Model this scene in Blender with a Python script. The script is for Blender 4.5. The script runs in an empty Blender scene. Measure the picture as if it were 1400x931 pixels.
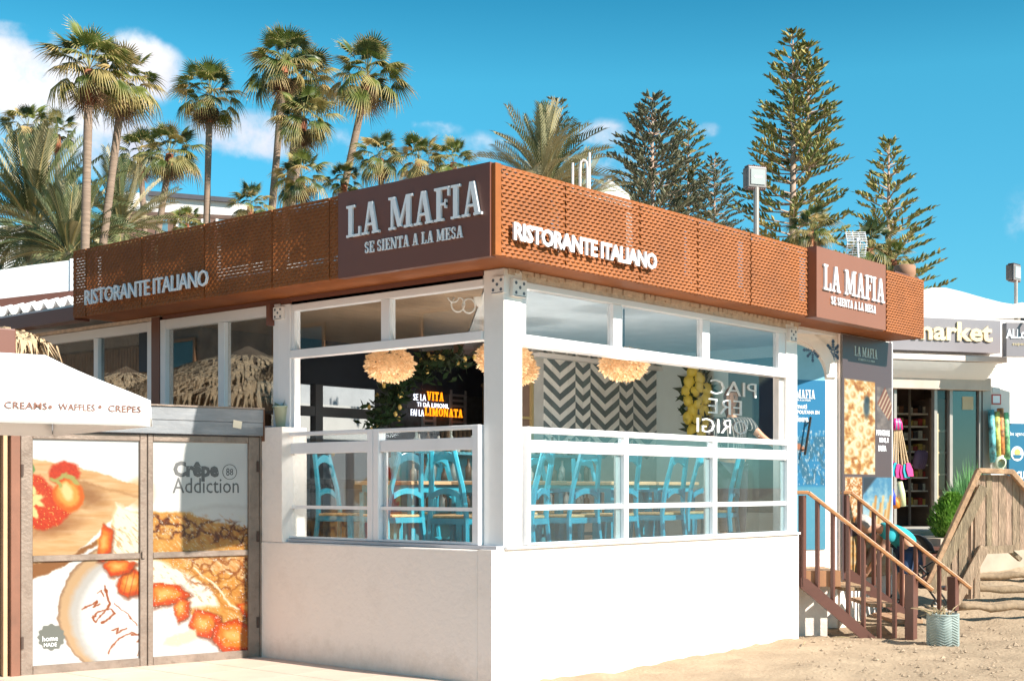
import bpy, bmesh, math, random
import numpy as np
from mathutils import Vector, Matrix, noise as mnoise
random.seed(7)
rad = math.radians
scene = bpy.context.scene
col = scene.collection

# ------------------------------------------------------------------ camera
FPX, HOR, CX = 1855.0, 667.0, 700.0          # focal length, horizon row and centre column of the 1400 px photograph
VAZ = rad(40.8)                               # azimuth of the level view axis
FWD = Vector((math.cos(VAZ), math.sin(VAZ), 0)); RGT = Vector((math.sin(VAZ), -math.cos(VAZ), 0)); UP = Vector((0, 0, 1))
EYE = -10.8*FWD + 0.163*RGT + 1.6*UP
cam_d = bpy.data.cameras.new('camera'); cam = bpy.data.objects.new('camera', cam_d); col.objects.link(cam)
cam.location = EYE
cam.rotation_euler = (rad(90), 0, VAZ - rad(90))
cam_d.sensor_width = 36; cam_d.lens = FPX*36/1400; cam_d.shift_y = (HOR-465.5)/1400
cam_d.clip_start = 0.1; cam_d.clip_end = 6000
scene.camera = cam

# ------------------------------------------------------------------ sun, sky, exposure
SUN_EL, SUN_AZ = rad(34.5), rad(-90+6)        # direction towards the sun
sun_d = bpy.data.lights.new('sun', 'SUN'); sun_d.energy = 4.4; sun_d.angle = rad(0.5); sun_d.color = (1, .93, .83)
sun = bpy.data.objects.new('sun', sun_d); col.objects.link(sun)
tosun = Vector((math.cos(SUN_AZ)*math.cos(SUN_EL), math.sin(SUN_AZ)*math.cos(SUN_EL), math.sin(SUN_EL)))
sun.rotation_euler = tosun.to_track_quat('Z', 'Y').to_euler(); sun.location = (0, -20, 30)
scene.view_settings.view_transform = 'Standard'; scene.view_settings.look = 'None'
scene.view_settings.exposure = 1.08; scene.view_settings.gamma = 1; scene.view_settings.use_curve_mapping = False
world = bpy.data.worlds.new('World'); scene.world = world; world.use_nodes = True
wn, wl = world.node_tree.nodes, world.node_tree.links
wn.clear()
def wmath(op, a, b=None, clamp=False):
    n = wn.new('ShaderNodeMath'); n.operation = op; n.use_clamp = clamp
    for i, v in enumerate((a, b)):
        if v is None: continue
        if isinstance(v, (int, float)): n.inputs[i].default_value = v
        else: wl.new(v, n.inputs[i])
    return n.outputs[0]
sky = wn.new('ShaderNodeTexSky'); sky.sky_type = 'NISHITA'; sky.sun_disc = False
sky.sun_elevation = SUN_EL; sky.sun_rotation = rad(174); sky.altitude = 0; sky.air_density = 1.0; sky.dust_density = .3; sky.ozone_density = 1.5
tint = wn.new('ShaderNodeMixRGB'); tint.blend_type = 'MULTIPLY'; tint.inputs[0].default_value = 1; tint.inputs[2].default_value = (.30, 1.08, .98, 1)
wtc = wn.new('ShaderNodeTexCoord'); sep = wn.new('ShaderNodeSeparateXYZ'); wl.new(wtc.outputs['Generated'], sep.inputs[0])
waz = wmath('ARCTAN2', sep.outputs[1], sep.outputs[0]); wel = wmath('ARCSINE', sep.outputs[2])
def pxdir(px, py):
    d = (FWD + RGT*((px-CX)/FPX) + UP*((HOR-py)/FPX)).normalized()
    return math.atan2(d.y, d.x), math.asin(d.z)
tr_ = wn.new('ShaderNodeValToRGB'); te = tr_.color_ramp.elements; te[0].position = .0; te[0].color = (.42, .72, .86, 1); te[1].position = .55; te[1].color = (.14, .60, .70, 1)
for p_, c_ in ((.10, (.27, .74, .84, 1)), (.22, (.25, .86, .92, 1)), (.285, (.23, .92, .94, 1)), (.345, (.12, .70, .76, 1))): x_ = te.new(p_); x_.color = c_
wl.new(wmath('ABSOLUTE', sep.outputs[2]), tr_.inputs[0]); wl.new(tr_.outputs[0], tint.inputs[2]); skm = wn.new('ShaderNodeVectorMath'); skm.operation = 'SCALE'; skm.inputs['Scale'].default_value = 1.03; wl.new(sky.outputs[0], skm.inputs[0]); wl.new(skm.outputs[0], tint.inputs[1])
dens = None
clouds = [(35, 108, 110, 46, .95), (188, 92, 52, 42, .95), (30, 42, 60, 12, .5), (110, 190, 120, 50, .75), (350, 182, 85, 34, .85), (450, 205, 60, 28, .6), (588, 178, 42, 14, .58), (640, 202, 60, 20, .42),
          (830, 184, 52, 18, .6), (850, 235, 90, 32, .62), (968, 178, 22, 12, .5), (905, 165, 70, 18, .3), (1210, 395, 120, 22, .4), (1600, 300, 160, 70, .9), (2200, 350, 200, 60, .8), (-500, 250, 220, 90, .9),
          (-1200, 330, 300, 80, .8), (300, -400, 180, 60, .6)]
for (cx_, cy_, rx_, ry_, a_) in clouds:
    ca, ce = pxdir(cx_, cy_); k = 1/FPX
    dx = wmath('DIVIDE', wmath('SUBTRACT', waz, ca), rx_*k); dy = wmath('DIVIDE', wmath('SUBTRACT', wel, ce), ry_*k)
    r2 = wmath('ADD', wmath('MULTIPLY', dx, dx), wmath('MULTIPLY', dy, dy))
    g = wmath('MULTIPLY', wmath('SUBTRACT', 1.25, wmath('MULTIPLY', r2, .62), True), a_)
    dens = g if dens is None else wmath('MAXIMUM', dens, g)
wnoise = wn.new('ShaderNodeTexNoise'); wnoise.inputs['Scale'].default_value = 19; wnoise.inputs['Detail'].default_value = 12; wnoise.inputs['Roughness'].default_value = .58
wl.new(wtc.outputs['Generated'], wnoise.inputs['Vector'])
dn = wmath('ADD', dens, wmath('MULTIPLY', wmath('SUBTRACT', wnoise.outputs[0], .5), 2.3))
mr = wn.new('ShaderNodeMapRange'); mr.interpolation_type = 'SMOOTHSTEP'; mr.inputs[1].default_value = .36; mr.inputs[2].default_value = 1.1; wl.new(dn, mr.inputs[0])
cmask = wmath('MULTIPLY', mr.outputs[0], wmath('MULTIPLY', dens, 1.6, True))
wno2 = wn.new('ShaderNodeTexNoise'); wno2.inputs['Scale'].default_value = 9; wno2.inputs['Detail'].default_value = 4; wl.new(wtc.outputs['Generated'], wno2.inputs['Vector'])
cr = wn.new('ShaderNodeValToRGB'); cr.color_ramp.elements[0].position = .35; cr.color_ramp.elements[0].color = (3.9, 4.2, 5.1, 1); cr.color_ramp.elements[1].position = .62; cr.color_ramp.elements[1].color = (6.6, 6.5, 6.7, 1)
wl.new(wno2.outputs[0], cr.inputs[0])
cmix = wn.new('ShaderNodeMixRGB'); wl.new(cmask, cmix.inputs[0]); wl.new(tint.outputs[0], cmix.inputs[1]); wl.new(cr.outputs[0], cmix.inputs[2])
bg = wn.new('ShaderNodeBackground'); bg.inputs[1].default_value = 0.085; wl.new(cmix.outputs[0], bg.inputs[0])
wo = wn.new('ShaderNodeOutputWorld'); wl.new(bg.outputs[0], wo.inputs[0])

# ------------------------------------------------------------------ helpers
def ray(px, py): return FWD + RGT*((px-CX)/FPX) + UP*((HOR-py)/FPX)
def at(px, py, depth): return EYE + ray(px, py)*depth
def atz(px, depth, z): p = at(px, HOR, depth); p.z = z; return p
class Frame:
    """vertical plane: s runs right along it, d runs inward (away from the viewer), z up"""
    def __init__(s, x, y, az):
        s.o = Vector((x, y, 0)); s.az = az; s.u = Vector((math.cos(az), math.sin(az), 0)); s.n = Vector((-math.sin(az), math.cos(az), 0))
    def p(s, a, d, z): return s.o + s.u*a + s.n*d + UP*z
    def hit(s, px, py, d=0):
        r = ray(px, py); q = s.o + s.n*d
        t = (q-EYE).dot(s.n)/r.dot(s.n); w = EYE + r*t
        return (w-s.o).dot(s.u), w.z
    def s(s, px, d=0): return s.hit(px, HOR, d)[0]
    def z(s, px, py, d=0): return s.hit(px, py, d)[1]
FR = Frame(0, 0, 0); FL = Frame(0, 0, rad(-90))

def srgb(c):
    if isinstance(c, str): c = [int(c[i:i+2], 16)/255 for i in (0, 2, 4)]
    return tuple(((v/12.92) if v <= .04045 else ((v+.055)/1.055)**2.4) for v in c)
MATS = {}
def mat(name, c, rough=.6, metal=0, var=.12, scale=3, bump=0, bscale=40, em=None, ems=0, spec=.5, island=0, trans=0, stretch=None, dirt=0, dirtc=(.12, .08, .05), splash=0):
    if name in MATS: return MATS[name]
    m = bpy.data.materials.new(name); m.use_nodes = True; n, l = m.node_tree.nodes, m.node_tree.links
    b = n['Principled BSDF']; b.inputs['Roughness'].default_value = rough; b.inputs['Metallic'].default_value = metal
    b.inputs['Specular IOR Level'].default_value = spec
    c = srgb(c) if isinstance(c, str) else c
    tc = n.new('ShaderNodeTexCoord'); vec = tc.outputs['Object']
    if stretch:
        mp = n.new('ShaderNodeMapping'); mp.inputs['Scale'].default_value = stretch; l.new(vec, mp.inputs[0]); vec = mp.outputs[0]
    t = n.new('ShaderNodeTexNoise'); t.inputs['Scale'].default_value = scale; t.inputs['Detail'].default_value = 6; t.inputs['Roughness'].default_value = .6; l.new(vec, t.inputs['Vector'])
    r = n.new('ShaderNodeValToRGB'); e = r.color_ramp.elements
    e[0].position = .3; e[0].color = (*[max(0, v*(1-var)) for v in c], 1); e[1].position = .7; e[1].color = (*[min(1, v*(1+var)) for v in c], 1)
    l.new(t.outputs[0], r.inputs[0]); out = r.outputs[0]
    if island:
        oi = n.new('ShaderNodeObjectInfo'); hs = n.new('ShaderNodeHueSaturation')
        ma = n.new('ShaderNodeMath'); ma.operation = 'MULTIPLY_ADD'; l.new(oi.outputs['Random'], ma.inputs[0]); ma.inputs[1].default_value = island*2; ma.inputs[2].default_value = 1-island
        l.new(ma.outputs[0], hs.inputs['Value']); l.new(out, hs.inputs['Color'])
        mh = n.new('ShaderNodeMath'); mh.operation = 'MULTIPLY_ADD'; l.new(oi.outputs['Random'], mh.inputs[0]); mh.inputs[1].default_value = -.04*island*3; mh.inputs[2].default_value = .5+.02*island*3; l.new(mh.outputs[0], hs.inputs['Hue'])
        out = hs.outputs[0]
    if dirt:
        t2 = n.new('ShaderNodeTexNoise'); t2.inputs['Scale'].default_value = scale*2.7; t2.inputs['Detail'].default_value = 8; t2.inputs['Roughness'].default_value = .7; l.new(vec, t2.inputs['Vector'])
        r2 = n.new('ShaderNodeMapRange'); r2.inputs[1].default_value = .52; r2.inputs[2].default_value = .72; r2.inputs[4].default_value = dirt; l.new(t2.outputs[0], r2.inputs[0])
        mx = n.new('ShaderNodeMixRGB'); l.new(r2.outputs[0], mx.inputs[0]); l.new(out, mx.inputs[1]); mx.inputs[2].default_value = (*dirtc, 1); out = mx.outputs[0]
    if splash:   # sand and dirt thrown up along the foot of a wall
        sz = n.new('ShaderNodeSeparateXYZ'); l.new(tc.outputs['Object'], sz.inputs[0]); ns = n.new('ShaderNodeTexNoise'); ns.inputs['Scale'].default_value = 7; ns.inputs['Detail'].default_value = 9; ns.inputs['Roughness'].default_value = .75; l.new(tc.outputs['Object'], ns.inputs['Vector'])
        ad = n.new('ShaderNodeMath'); ad.operation = 'MULTIPLY_ADD'; l.new(ns.outputs[0], ad.inputs[0]); ad.inputs[1].default_value = -.75; l.new(sz.outputs[2], ad.inputs[2])
        rs = n.new('ShaderNodeMapRange'); rs.inputs[1].default_value = -.42; rs.inputs[2].default_value = -.10; rs.inputs[3].default_value = splash; rs.inputs[4].default_value = 0; l.new(ad.outputs[0], rs.inputs[0])
        mx2 = n.new('ShaderNodeMixRGB'); l.new(rs.outputs[0], mx2.inputs[0]); l.new(out, mx2.inputs[1]); mx2.inputs[2].default_value = (.40, .29, .19, 1); out = mx2.outputs[0]
    l.new(out, b.inputs['Base Color'])
    if bump:
        tb = n.new('ShaderNodeTexNoise'); tb.inputs['Scale'].default_value = bscale; tb.inputs['Detail'].default_value = 5; l.new(vec, tb.inputs['Vector'])
        bp = n.new('ShaderNodeBump'); bp.inputs['Strength'].default_value = bump; bp.inputs['Distance'].default_value = .02; l.new(tb.outputs[0], bp.inputs['Height']); l.new(bp.outputs[0], b.inputs['Normal'])
    if em: b.inputs['Emission Color'].default_value = (*em, 1); b.inputs['Emission Strength'].default_value = ems
    if trans:
        tr = n.new('ShaderNodeBsdfTranslucent'); l.new(out, tr.inputs[0]); ms = n.new('ShaderNodeMixShader'); ms.inputs[0].default_value = trans
        l.new(b.outputs[0], ms.inputs[1]); l.new(tr.outputs[0], ms.inputs[2]); l.new(ms.outputs[0], n['Material Output'].inputs[0])
    MATS[name] = m; return m
def glassmat(name, tintc=(.85, .9, .9), refl=.12, rough=0.0, ior=1.45):
    if name in MATS: return MATS[name]
    m = bpy.data.materials.new(name); m.use_nodes = True; n, l = m.node_tree.nodes, m.node_tree.links; n.clear()
    o = n.new('ShaderNodeOutputMaterial'); t = n.new('ShaderNodeBsdfTransparent'); t.inputs[0].default_value = (*tintc, 1)
    g = n.new('ShaderNodeBsdfGlossy'); g.inputs['Roughness'].default_value = rough; g.inputs[0].default_value = (.9, .95, 1, 1)
    ge = n.new('ShaderNodeNewGeometry'); dt = n.new('ShaderNodeVectorMath'); dt.operation = 'DOT_PRODUCT'; l.new(ge.outputs['Normal'], dt.inputs[0]); l.new(ge.outputs['Incoming'], dt.inputs[1])
    def mm(op, a, b):
        q = n.new('ShaderNodeMath'); q.operation = op; q.use_clamp = op == 'SUBTRACT'
        for i, v in enumerate((a, b)):
            if isinstance(v, (int, float)): q.inputs[i].default_value = v
            else: l.new(v, q.inputs[i])
        return q.outputs[0]
    w = mm('POWER', mm('SUBTRACT', 1, mm('ABSOLUTE', dt.outputs['Value'], 0)), 4.5)      # Schlick's curve
    class _o: outputs = [mm('ADD', mm('MULTIPLY', w, 1-refl), refl)]
    ma = _o
    x = n.new('ShaderNodeMixShader'); l.new(ma.outputs[0], x.inputs[0]); l.new(t.outputs[0], x.inputs[1]); l.new(g.outputs[0], x.inputs[2]); l.new(x.outputs[0], o.inputs[0])
    MATS[name] = m; return m
def printmat(name, rough=.35):
    if name in MATS: return MATS[name]
    m = bpy.data.materials.new(name); m.use_nodes = True; n, l = m.node_tree.nodes, m.node_tree.links
    a = n.new('ShaderNodeVertexColor'); a.layer_name = 'print'; l.new(a.outputs[0], n['Principled BSDF'].inputs['Base Color']); n['Principled BSDF'].inputs['Roughness'].default_value = rough
    MATS[name] = m; return m

def tag(o, label=None, cat=None, group=None, kind=None):
    if label: o['label'] = label
    if cat: o['category'] = cat
    if group: o['group'] = group
    if kind: o['kind'] = kind
    return o
def wloc(o):
    v = Vector((0, 0, 0))
    while o is not None: v = v + o.location; o = o.parent
    return v
def thing(name, label, cat, loc=(0, 0, 0), group=None):
    o = bpy.data.objects.new(name, None); o.empty_display_size = .2; col.objects.link(o); o.location = loc
    return tag(o, label, cat, group)
class MB:
    def __init__(s): s.v = []; s.f = []
    def add(s, vs, fs):
        b = len(s.v); s.v += [tuple(v) for v in vs]; s.f += [tuple(b+i for i in f) for f in fs]; return s
    def hexa(s, p):     # 8 corners, bottom 4 ccw then top 4
        return s.add(p, [(3, 2, 1, 0), (4, 5, 6, 7), (0, 1, 5, 4), (1, 2, 6, 5), (2, 3, 7, 6), (3, 0, 4, 7)])
    def box(s, x0, x1, y0, y1, z0, z1): return s.hexa([(x0, y0, z0), (x1, y0, z0), (x1, y1, z0), (x0, y1, z0), (x0, y0, z1), (x1, y0, z1), (x1, y1, z1), (x0, y1, z1)])
    def fbox(s, F, a0, a1, d0, d1, z0, z1):
        if a0 > a1: a0, a1 = a1, a0
        if d0 > d1: d0, d1 = d1, d0
        if z0 > z1: z0, z1 = z1, z0
        return s.hexa([F.p(a, d, z) for z in (z0, z1) for a, d in ((a0, d0), (a1, d0), (a1, d1), (a0, d1))])
    def beam(s, p, q, w, h=None, up=UP):
        p = Vector(p); q = Vector(q); h = h or w; d = (q-p).normalized()
        if abs(d.dot(up)) > .97: up = Vector((1, 0, 0)) if abs(d.x) < .9 else Vector((0, 1, 0))
        x = d.cross(up).normalized()*w/2; y = x.cross(d).normalized()*h/2
        return s.hexa([p-x-y, p+x-y, q+x-y, q-x-y, p-x+y, p+x+y, q+x+y, q-x+y]) if False else s.add([p-x-y, p+x-y, p+x+y, p-x+y, q-x-y, q+x-y, q+x+y, q-x+y], [(0, 1, 2, 3), (7, 6, 5, 4), (0, 4, 5, 1), (1, 5, 6, 2), (2, 6, 7, 3), (3, 7, 4, 0)])
    def tube(s, pts, r, n=8, cap=True):
        pts = [Vector(p) for p in pts]; rs = r if isinstance(r, (list, tuple)) else [r]*len(pts); b = len(s.v); ref = None
        for i, p in enumerate(pts):
            d = ((pts[min(i+1, len(pts)-1)]) - pts[max(i-1, 0)]).normalized()
            if ref is None: ref = d.orthogonal().normalized()
            ref = (ref - d*ref.dot(d)).normalized(); y = d.cross(ref)
            for k in range(n):
                a = 2*math.pi*k/n; s.v.append(tuple(p + (ref*math.cos(a)+y*math.sin(a))*rs[i]))
        for i in range(len(pts)-1):
            for k in range(n): s.f.append((b+i*n+k, b+i*n+(k+1) % n, b+(i+1)*n+(k+1) % n, b+(i+1)*n+k))
        if cap: s.f.append(tuple(b+k for k in range(n))[::-1]); s.f.append(tuple(b+(len(pts)-1)*n+k for k in range(n)))
        return s
    def lathe(s, c, prof, n=16, ax=UP):
        c = Vector(c); ax = Vector(ax).normalized(); x = ax.orthogonal().normalized(); y = ax.cross(x)
        b = len(s.v)
        for (r, z) in prof:
            for k in range(n):
                a = 2*math.pi*k/n; s.v.append(tuple(c + ax*z + (x*math.cos(a)+y*math.sin(a))*r))
        for i in range(len(prof)-1):
            for k in range(n): s.f.append((b+i*n+k, b+i*n+(k+1) % n, b+(i+1)*n+(k+1) % n, b+(i+1)*n+k))
        return s
    def prism(s, F, poly, d0, d1):   # polygon in (s,z) of a frame
        n = len(poly); vs = [F.p(a, d0, z) for a, z in poly] + [F.p(a, d1, z) for a, z in poly]
        return s.add(vs, [tuple(range(n)), tuple(range(2*n-1, n-1, -1))] + [(i, i+n, (i+1) % n+n, (i+1) % n) for i in range(n)])
    def build(s, name, m, parent=None, smooth=False, world=True):
        me = bpy.data.meshes.new(name)
        off = wloc(parent) if (parent is not None and world) else Vector((0, 0, 0))
        me.from_pydata([(v[0]-off.x, v[1]-off.y, v[2]-off.z) for v in s.v], [], s.f); me.update()
        if smooth: me.shade_smooth()
        for x in (m if isinstance(m, (list, tuple)) else [m]): me.materials.append(x)
        o = bpy.data.objects.new(name, me); col.objects.link(o)
        if parent is not None: o.parent = parent
        return o
def fixn(o):
    bm = bmesh.new(); bm.from_mesh(o.data); bmesh.ops.recalc_face_normals(bm, faces=bm.faces); bm.to_mesh(o.data); bm.free(); return o
def bevel(o, w=.006, seg=2):
    md = o.modifiers.new('bevel', 'BEVEL'); md.width = w; md.segments = seg; md.limit_method = 'ANGLE'; return o
def inst(name, me, parent, loc=(0, 0, 0), rot=None, scale=None, mtx=None):
    o = bpy.data.objects.new(name, me); col.objects.link(o); o.parent = parent
    if mtx is not None: o.matrix_local = mtx
    else:
        o.location = loc
        if rot: o.rotation_euler = rot
        if scale: o.scale = scale if isinstance(scale, (tuple, list)) else (scale,)*3
    return o
def copy_tree(o, parent=None):
    c = o.copy(); col.objects.link(c); c.parent = parent
    if parent is not None: c.matrix_parent_inverse = o.matrix_parent_inverse.copy()
    for ch in list(o.children): copy_tree(ch, c)
    return c

# lettering --------------------------------------------------------------
def text_shape(s, bold=0.0, depth=.5, res=2, space=1.0):
    cu = bpy.data.curves.new('t', 'FONT'); cu.body = s; cu.size = 1; cu.offset = bold; cu.extrude = depth; cu.resolution_u = res; cu.space_character = space
    ob = bpy.data.objects.new('t', cu); col.objects.link(ob)
    dg = bpy.context.evaluated_depsgraph_get(); me = ob.evaluated_get(dg).to_mesh()
    vs = [tuple(v.co) for v in me.vertices]; fs = [tuple(p.vertices) for p in me.polygons]
    ob.evaluated_get(dg).to_mesh_clear(); bpy.data.objects.remove(ob); bpy.data.curves.remove(cu)
    return vs, fs
def text(mb, F, s, a0, a1, z0, z1, d, thick=.02, bold=0.0, mirror=False, space=1.0, shear=0):
    """letters fitted into the rectangle a0..a1, z0..z1 of frame F, standing thick proud of depth d"""
    vs, fs = text_shape(s, bold, .5, 2, space)
    xs = [v[0] for v in vs]; ys = [v[1] for v in vs]; x0, x1, y0, y1 = min(xs), max(xs), min(ys), max(ys)
    out = []
    for (x, y, z) in vs:
        u = (x-x0)/(x1-x0); w = (y-y0)/(y1-y0)
        if mirror: u = 1-u
        out.append(F.p(a0+(a1-a0)*u, d-thick*(z+.5), z0+(z1-z0)*w + shear*u))
    mb.add(out, fs)
# slab-serif letters: boxes and slanted strokes in a unit-height cell
def slab(ch):
    S = .19; T = .09; h = .075; q = []
    def R(x0, x1, y0, y1): q.append([(x0, y0), (x1, y0), (x1, y1), (x0, y1)])
    def D(xa, xb, w, y0=0., y1=1.): q.append([(xa-w/2, y0), (xa+w/2, y0), (xb+w/2, y1), (xb-w/2, y1)])
    def arc(cx, cy, rx, ry, a0, a1, w, n=10):
        for i in range(n):
            t0 = rad(a0+(a1-a0)*i/n); t1 = rad(a0+(a1-a0)*(i+1)/n)
            q.append([(cx+(rx-w/2)*math.cos(t0), cy+(ry-T/2)*math.sin(t0)), (cx+(rx+w/2)*math.cos(t0), cy+(ry+T/2)*math.sin(t0)), (cx+(rx+w/2)*math.cos(t1), cy+(ry+T/2)*math.sin(t1)), (cx+(rx-w/2)*math.cos(t1), cy+(ry-T/2)*math.sin(t1))])
    if ch == 'L': R(.1, .1+S, 0, 1); R(0, .4, 1-h, 1); R(0, .68, 0, h); R(.6, .68, h, .3); return q, .7
    if ch == 'I': R(.1, .1+S, 0, 1); R(0, .39, 1-h, 1); R(0, .39, 0, h); return q, .41
    if ch == 'T': R(.27, .27+S, 0, 1); R(0, .73, 1-h, 1); R(0, .075, .74, 1-h); R(.655, .73, .74, 1-h); R(.16, .57, 0, h); return q, .73
    if ch == 'F': R(.1, .1+S, 0, 1); R(0, .66, 1-h, 1); R(.585, .66, .72, 1-h); R(.29, .52, .46, .46+h); R(.46, .52, .37, .63); R(0, .4, 0, h); return q, .66
    if ch == 'E': R(.1, .1+S, 0, 1); R(0, .66, 1-h, 1); R(.585, .66, .72, 1-h); R(.29, .52, .46, .46+h); R(.46, .52, .37, .63); R(0, .68, 0, h); R(.605, .68, h, .28); return q, .7
    if ch == 'A': D(.15, .37, T); D(.66, .42, S); R(.2, .62, .27, .27+h); R(0, .3, 0, h); R(.5, .84, 0, h); return q, .84
    if ch == 'M': D(.15, .15, T); D(.52, .2, S, .06); D(.5, .86, T, .06); R(.82, .82+S, 0, 1); R(0, .3, 0, h); R(.72, 1.11, 0, h); R(0, .24, 1-h, 1); R(.88, 1.11, 1-h, 1); return q, 1.12
    if ch == 'N': D(.13, .13, T); D(.7, .16, S); D(.76, .76, T); R(0, .27, 0, h); R(0, .22, 1-h, 1); R(.62, .9, 1-h, 1); return q, .9
    if ch == 'V': D(.42, .16, S); D(.46, .7, T); R(0, .32, 1-h, 1); R(.56, .84, 1-h, 1); return q, .84
    if ch == 'O': arc(.4, .5, .31, .455, 0, 360, S, 22); return q, .8
    if ch == 'S': arc(.31, .73, .2, .225, 20, 270, .14, 9); arc(.31, .27, .2, .225, 90, -160, .14, 9); R(.46, .53, .66, .95); R(.08, .15, .05, .34); return q, .62
    return q, .38
def slab_text(mb, F, s, a0, a1, z0, z1, d, thick=.02, gap=.07):
    x = 0; lay = []
    for ch in s:
        q, w = slab(ch); lay += [[(px+x, py) for px, py in poly] for poly in q]; x += w + (gap if ch != ' ' else 0)
    W = x-gap
    for i, poly in enumerate(lay):
        t = thick + .0003*(i % 9)
        mb.prism(F, [(a0+(a1-a0)*px/W, z0+(z1-z0)*py) for px, py in poly], d-t, d)
# printed boards: colour attribute on a fine grid ---------------------------
def print_panel(name, F, a0, a1, z0, z1, d, nx, ny, fn, parent, thick=.012, m=None, lum=.44):
    """flat printed board with its real thickness; fn(u,v)->rgb (display values) with u right, v down, arrays"""
    us = np.linspace(0, 1, nx+1); vs_ = np.linspace(0, 1, ny+1); U, V = np.meshgrid(us, vs_)
    rgb = np.clip(np.stack(fn(U, V), -1), 0, 1).reshape(-1, 3); lin = np.where(rgb <= .04045, rgb/12.92, ((rgb+.055)/1.055)**2.4)*lum
    off = wloc(parent); vs = []
    for j in range(ny+1):
        for i in range(nx+1): vs.append(F.p(a0+(a1-a0)*us[i], d-thick, z1+(z0-z1)*vs_[j])-off)
    fs = [(j*(nx+1)+i, (j+1)*(nx+1)+i, (j+1)*(nx+1)+i+1, j*(nx+1)+i+1) for j in range(ny) for i in range(nx)]
    n0 = len(vs); vs += [F.p(a, d, z)-off for a, z in ((a0, z1), (a1, z1), (a1, z0), (a0, z0))]
    c = [0, nx, ny*(nx+1)+nx, ny*(nx+1)]
    for i in range(4): fs.append((c[i], c[(i+1) % 4], n0+(i+1) % 4, n0+i))
    me = bpy.data.meshes.new(name); me.from_pydata([tuple(v) for v in vs], [], fs); me.update()
    ca = me.color_attributes.new('print', 'FLOAT_COLOR', 'POINT'); buf = np.ones((len(vs), 4), np.float32); buf[:len(lin), :3] = lin; buf[len(lin):, :3] = .4
    ca.data.foreach_set('color', buf.ravel()); me.materials.append(m or printmat('printed_vinyl'))
    o = bpy.data.objects.new(name, me); col.objects.link(o); o.parent = parent; return o
def vnoise(x, y, seed=0, oct=4):
    r = np.zeros_like(x); amp = 1; tot = 0
    for o in range(oct):
        xi = np.floor(x).astype(int); yi = np.floor(y).astype(int); fx = x-xi; fy = y-yi; fx = fx*fx*(3-2*fx); fy = fy*fy*(3-2*fy)
        def h(a, b):
            n = (a*374761393 + b*668265263 + (seed+o)*1274126177) & 0xffffffff; n = ((n ^ (n >> 13))*1274126177) & 0xffffffff; return ((n ^ (n >> 16)) & 0xffff)/65535.
        v = (h(xi, yi)*(1-fx)+h(xi+1, yi)*fx)*(1-fy) + (h(xi, yi+1)*(1-fx)+h(xi+1, yi+1)*fx)*fy
        r += v*amp; tot += amp; amp *= .5; x = x*2.03; y = y*2.03
    return r/tot
class Canvas:
    def __init__(s, X, Y, base): s.X = X; s.Y = Y; s.c = [np.full(X.shape, float(b)) for b in base]
    def mask(s, m, c):
        for i in range(3): s.c[i] = s.c[i]*(1-m) + (c[i] if not isinstance(c[i], (int, float)) else c[i])*m
    def poly(s, pts, c, soft=3, a=1):
        s.mask(np.clip(.5 - s.sdpoly(pts)/soft, 0, 1)*a, c)
    def sdpoly(s, pts):
        X, Y = s.X, s.Y; d = np.full(X.shape, 1e9); ins = np.zeros(X.shape, bool); n = len(pts)
        for i in range(n):
            x0, y0 = pts[i]; x1, y1 = pts[(i+1) % n]; ex, ey = x1-x0, y1-y0; L = ex*ex+ey*ey+1e-9
            t = np.clip(((X-x0)*ex+(Y-y0)*ey)/L, 0, 1); d = np.minimum(d, (X-x0-t*ex)**2+(Y-y0-t*ey)**2)
            cnd = ((y0 > Y) != (y1 > Y)) & (X < ex*(Y-y0)/(ey+1e-12)+x0); ins ^= cnd
        d = np.sqrt(d); return np.where(ins, -d, d)
    def line(s, pts, w, c, soft=2, a=1):
        X, Y = s.X, s.Y; d = np.full(X.shape, 1e9)
        for (x0, y0), (x1, y1) in zip(pts, pts[1:]):
            ex, ey = x1-x0, y1-y0; L = ex*ex+ey*ey+1e-9; t = np.clip(((X-x0)*ex+(Y-y0)*ey)/L, 0, 1); d = np.minimum(d, (X-x0-t*ex)**2+(Y-y0-t*ey)**2)
        s.mask(np.clip(.5-(np.sqrt(d)-w/2)/soft, 0, 1)*a, c)
    def ell(s, cx, cy, rx, ry, c, rot=0, soft=3, a=1):
        co, si = math.cos(rad(rot)), math.sin(rad(rot)); x = (s.X-cx)*co+(s.Y-cy)*si; y = -(s.X-cx)*si+(s.Y-cy)*co
        r = np.sqrt((x/rx)**2+(y/ry)**2); s.mask(np.clip(.5-(r-1)*min(rx, ry)/soft, 0, 1)*a, c)

# ------------------------------------------------------------------ materials
WHITE = mat('white_paint', (.83, .81, .79), .45, var=.02, scale=1.5, bump=.12, bscale=30, dirt=.10, dirtc=(.5, .44, .38))
WALLW = mat('white_render', (.90, .80, .73), .8, var=.02, scale=.9, bump=.35, bscale=22, dirt=.22, dirtc=(.62, .52, .44), splash=.32)
ALU = mat('white_aluminium', (.8, .79, .8), .3, var=.02, scale=2, dirt=.06, dirtc=(.4, .37, .33))
ALUSHOP = mat('grey_aluminium', (.34, .31, .28), .4, metal=.3, var=.1)
RUST = mat('rust_brown_metal', (.29, .092, .024), .62, spec=.25, var=.16, scale=2.0, bump=.1, bscale=60, dirt=.3, dirtc=(.13, .045, .02))
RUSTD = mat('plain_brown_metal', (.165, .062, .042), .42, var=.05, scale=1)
LETTER = mat('white_letters', (.85, .86, .88), .4, var=.01)
DARK = mat('dark_interior', (.02, .025, .03), .7)
NAVY = mat('navy_paint', (.018, .026, .04), .6)
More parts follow.
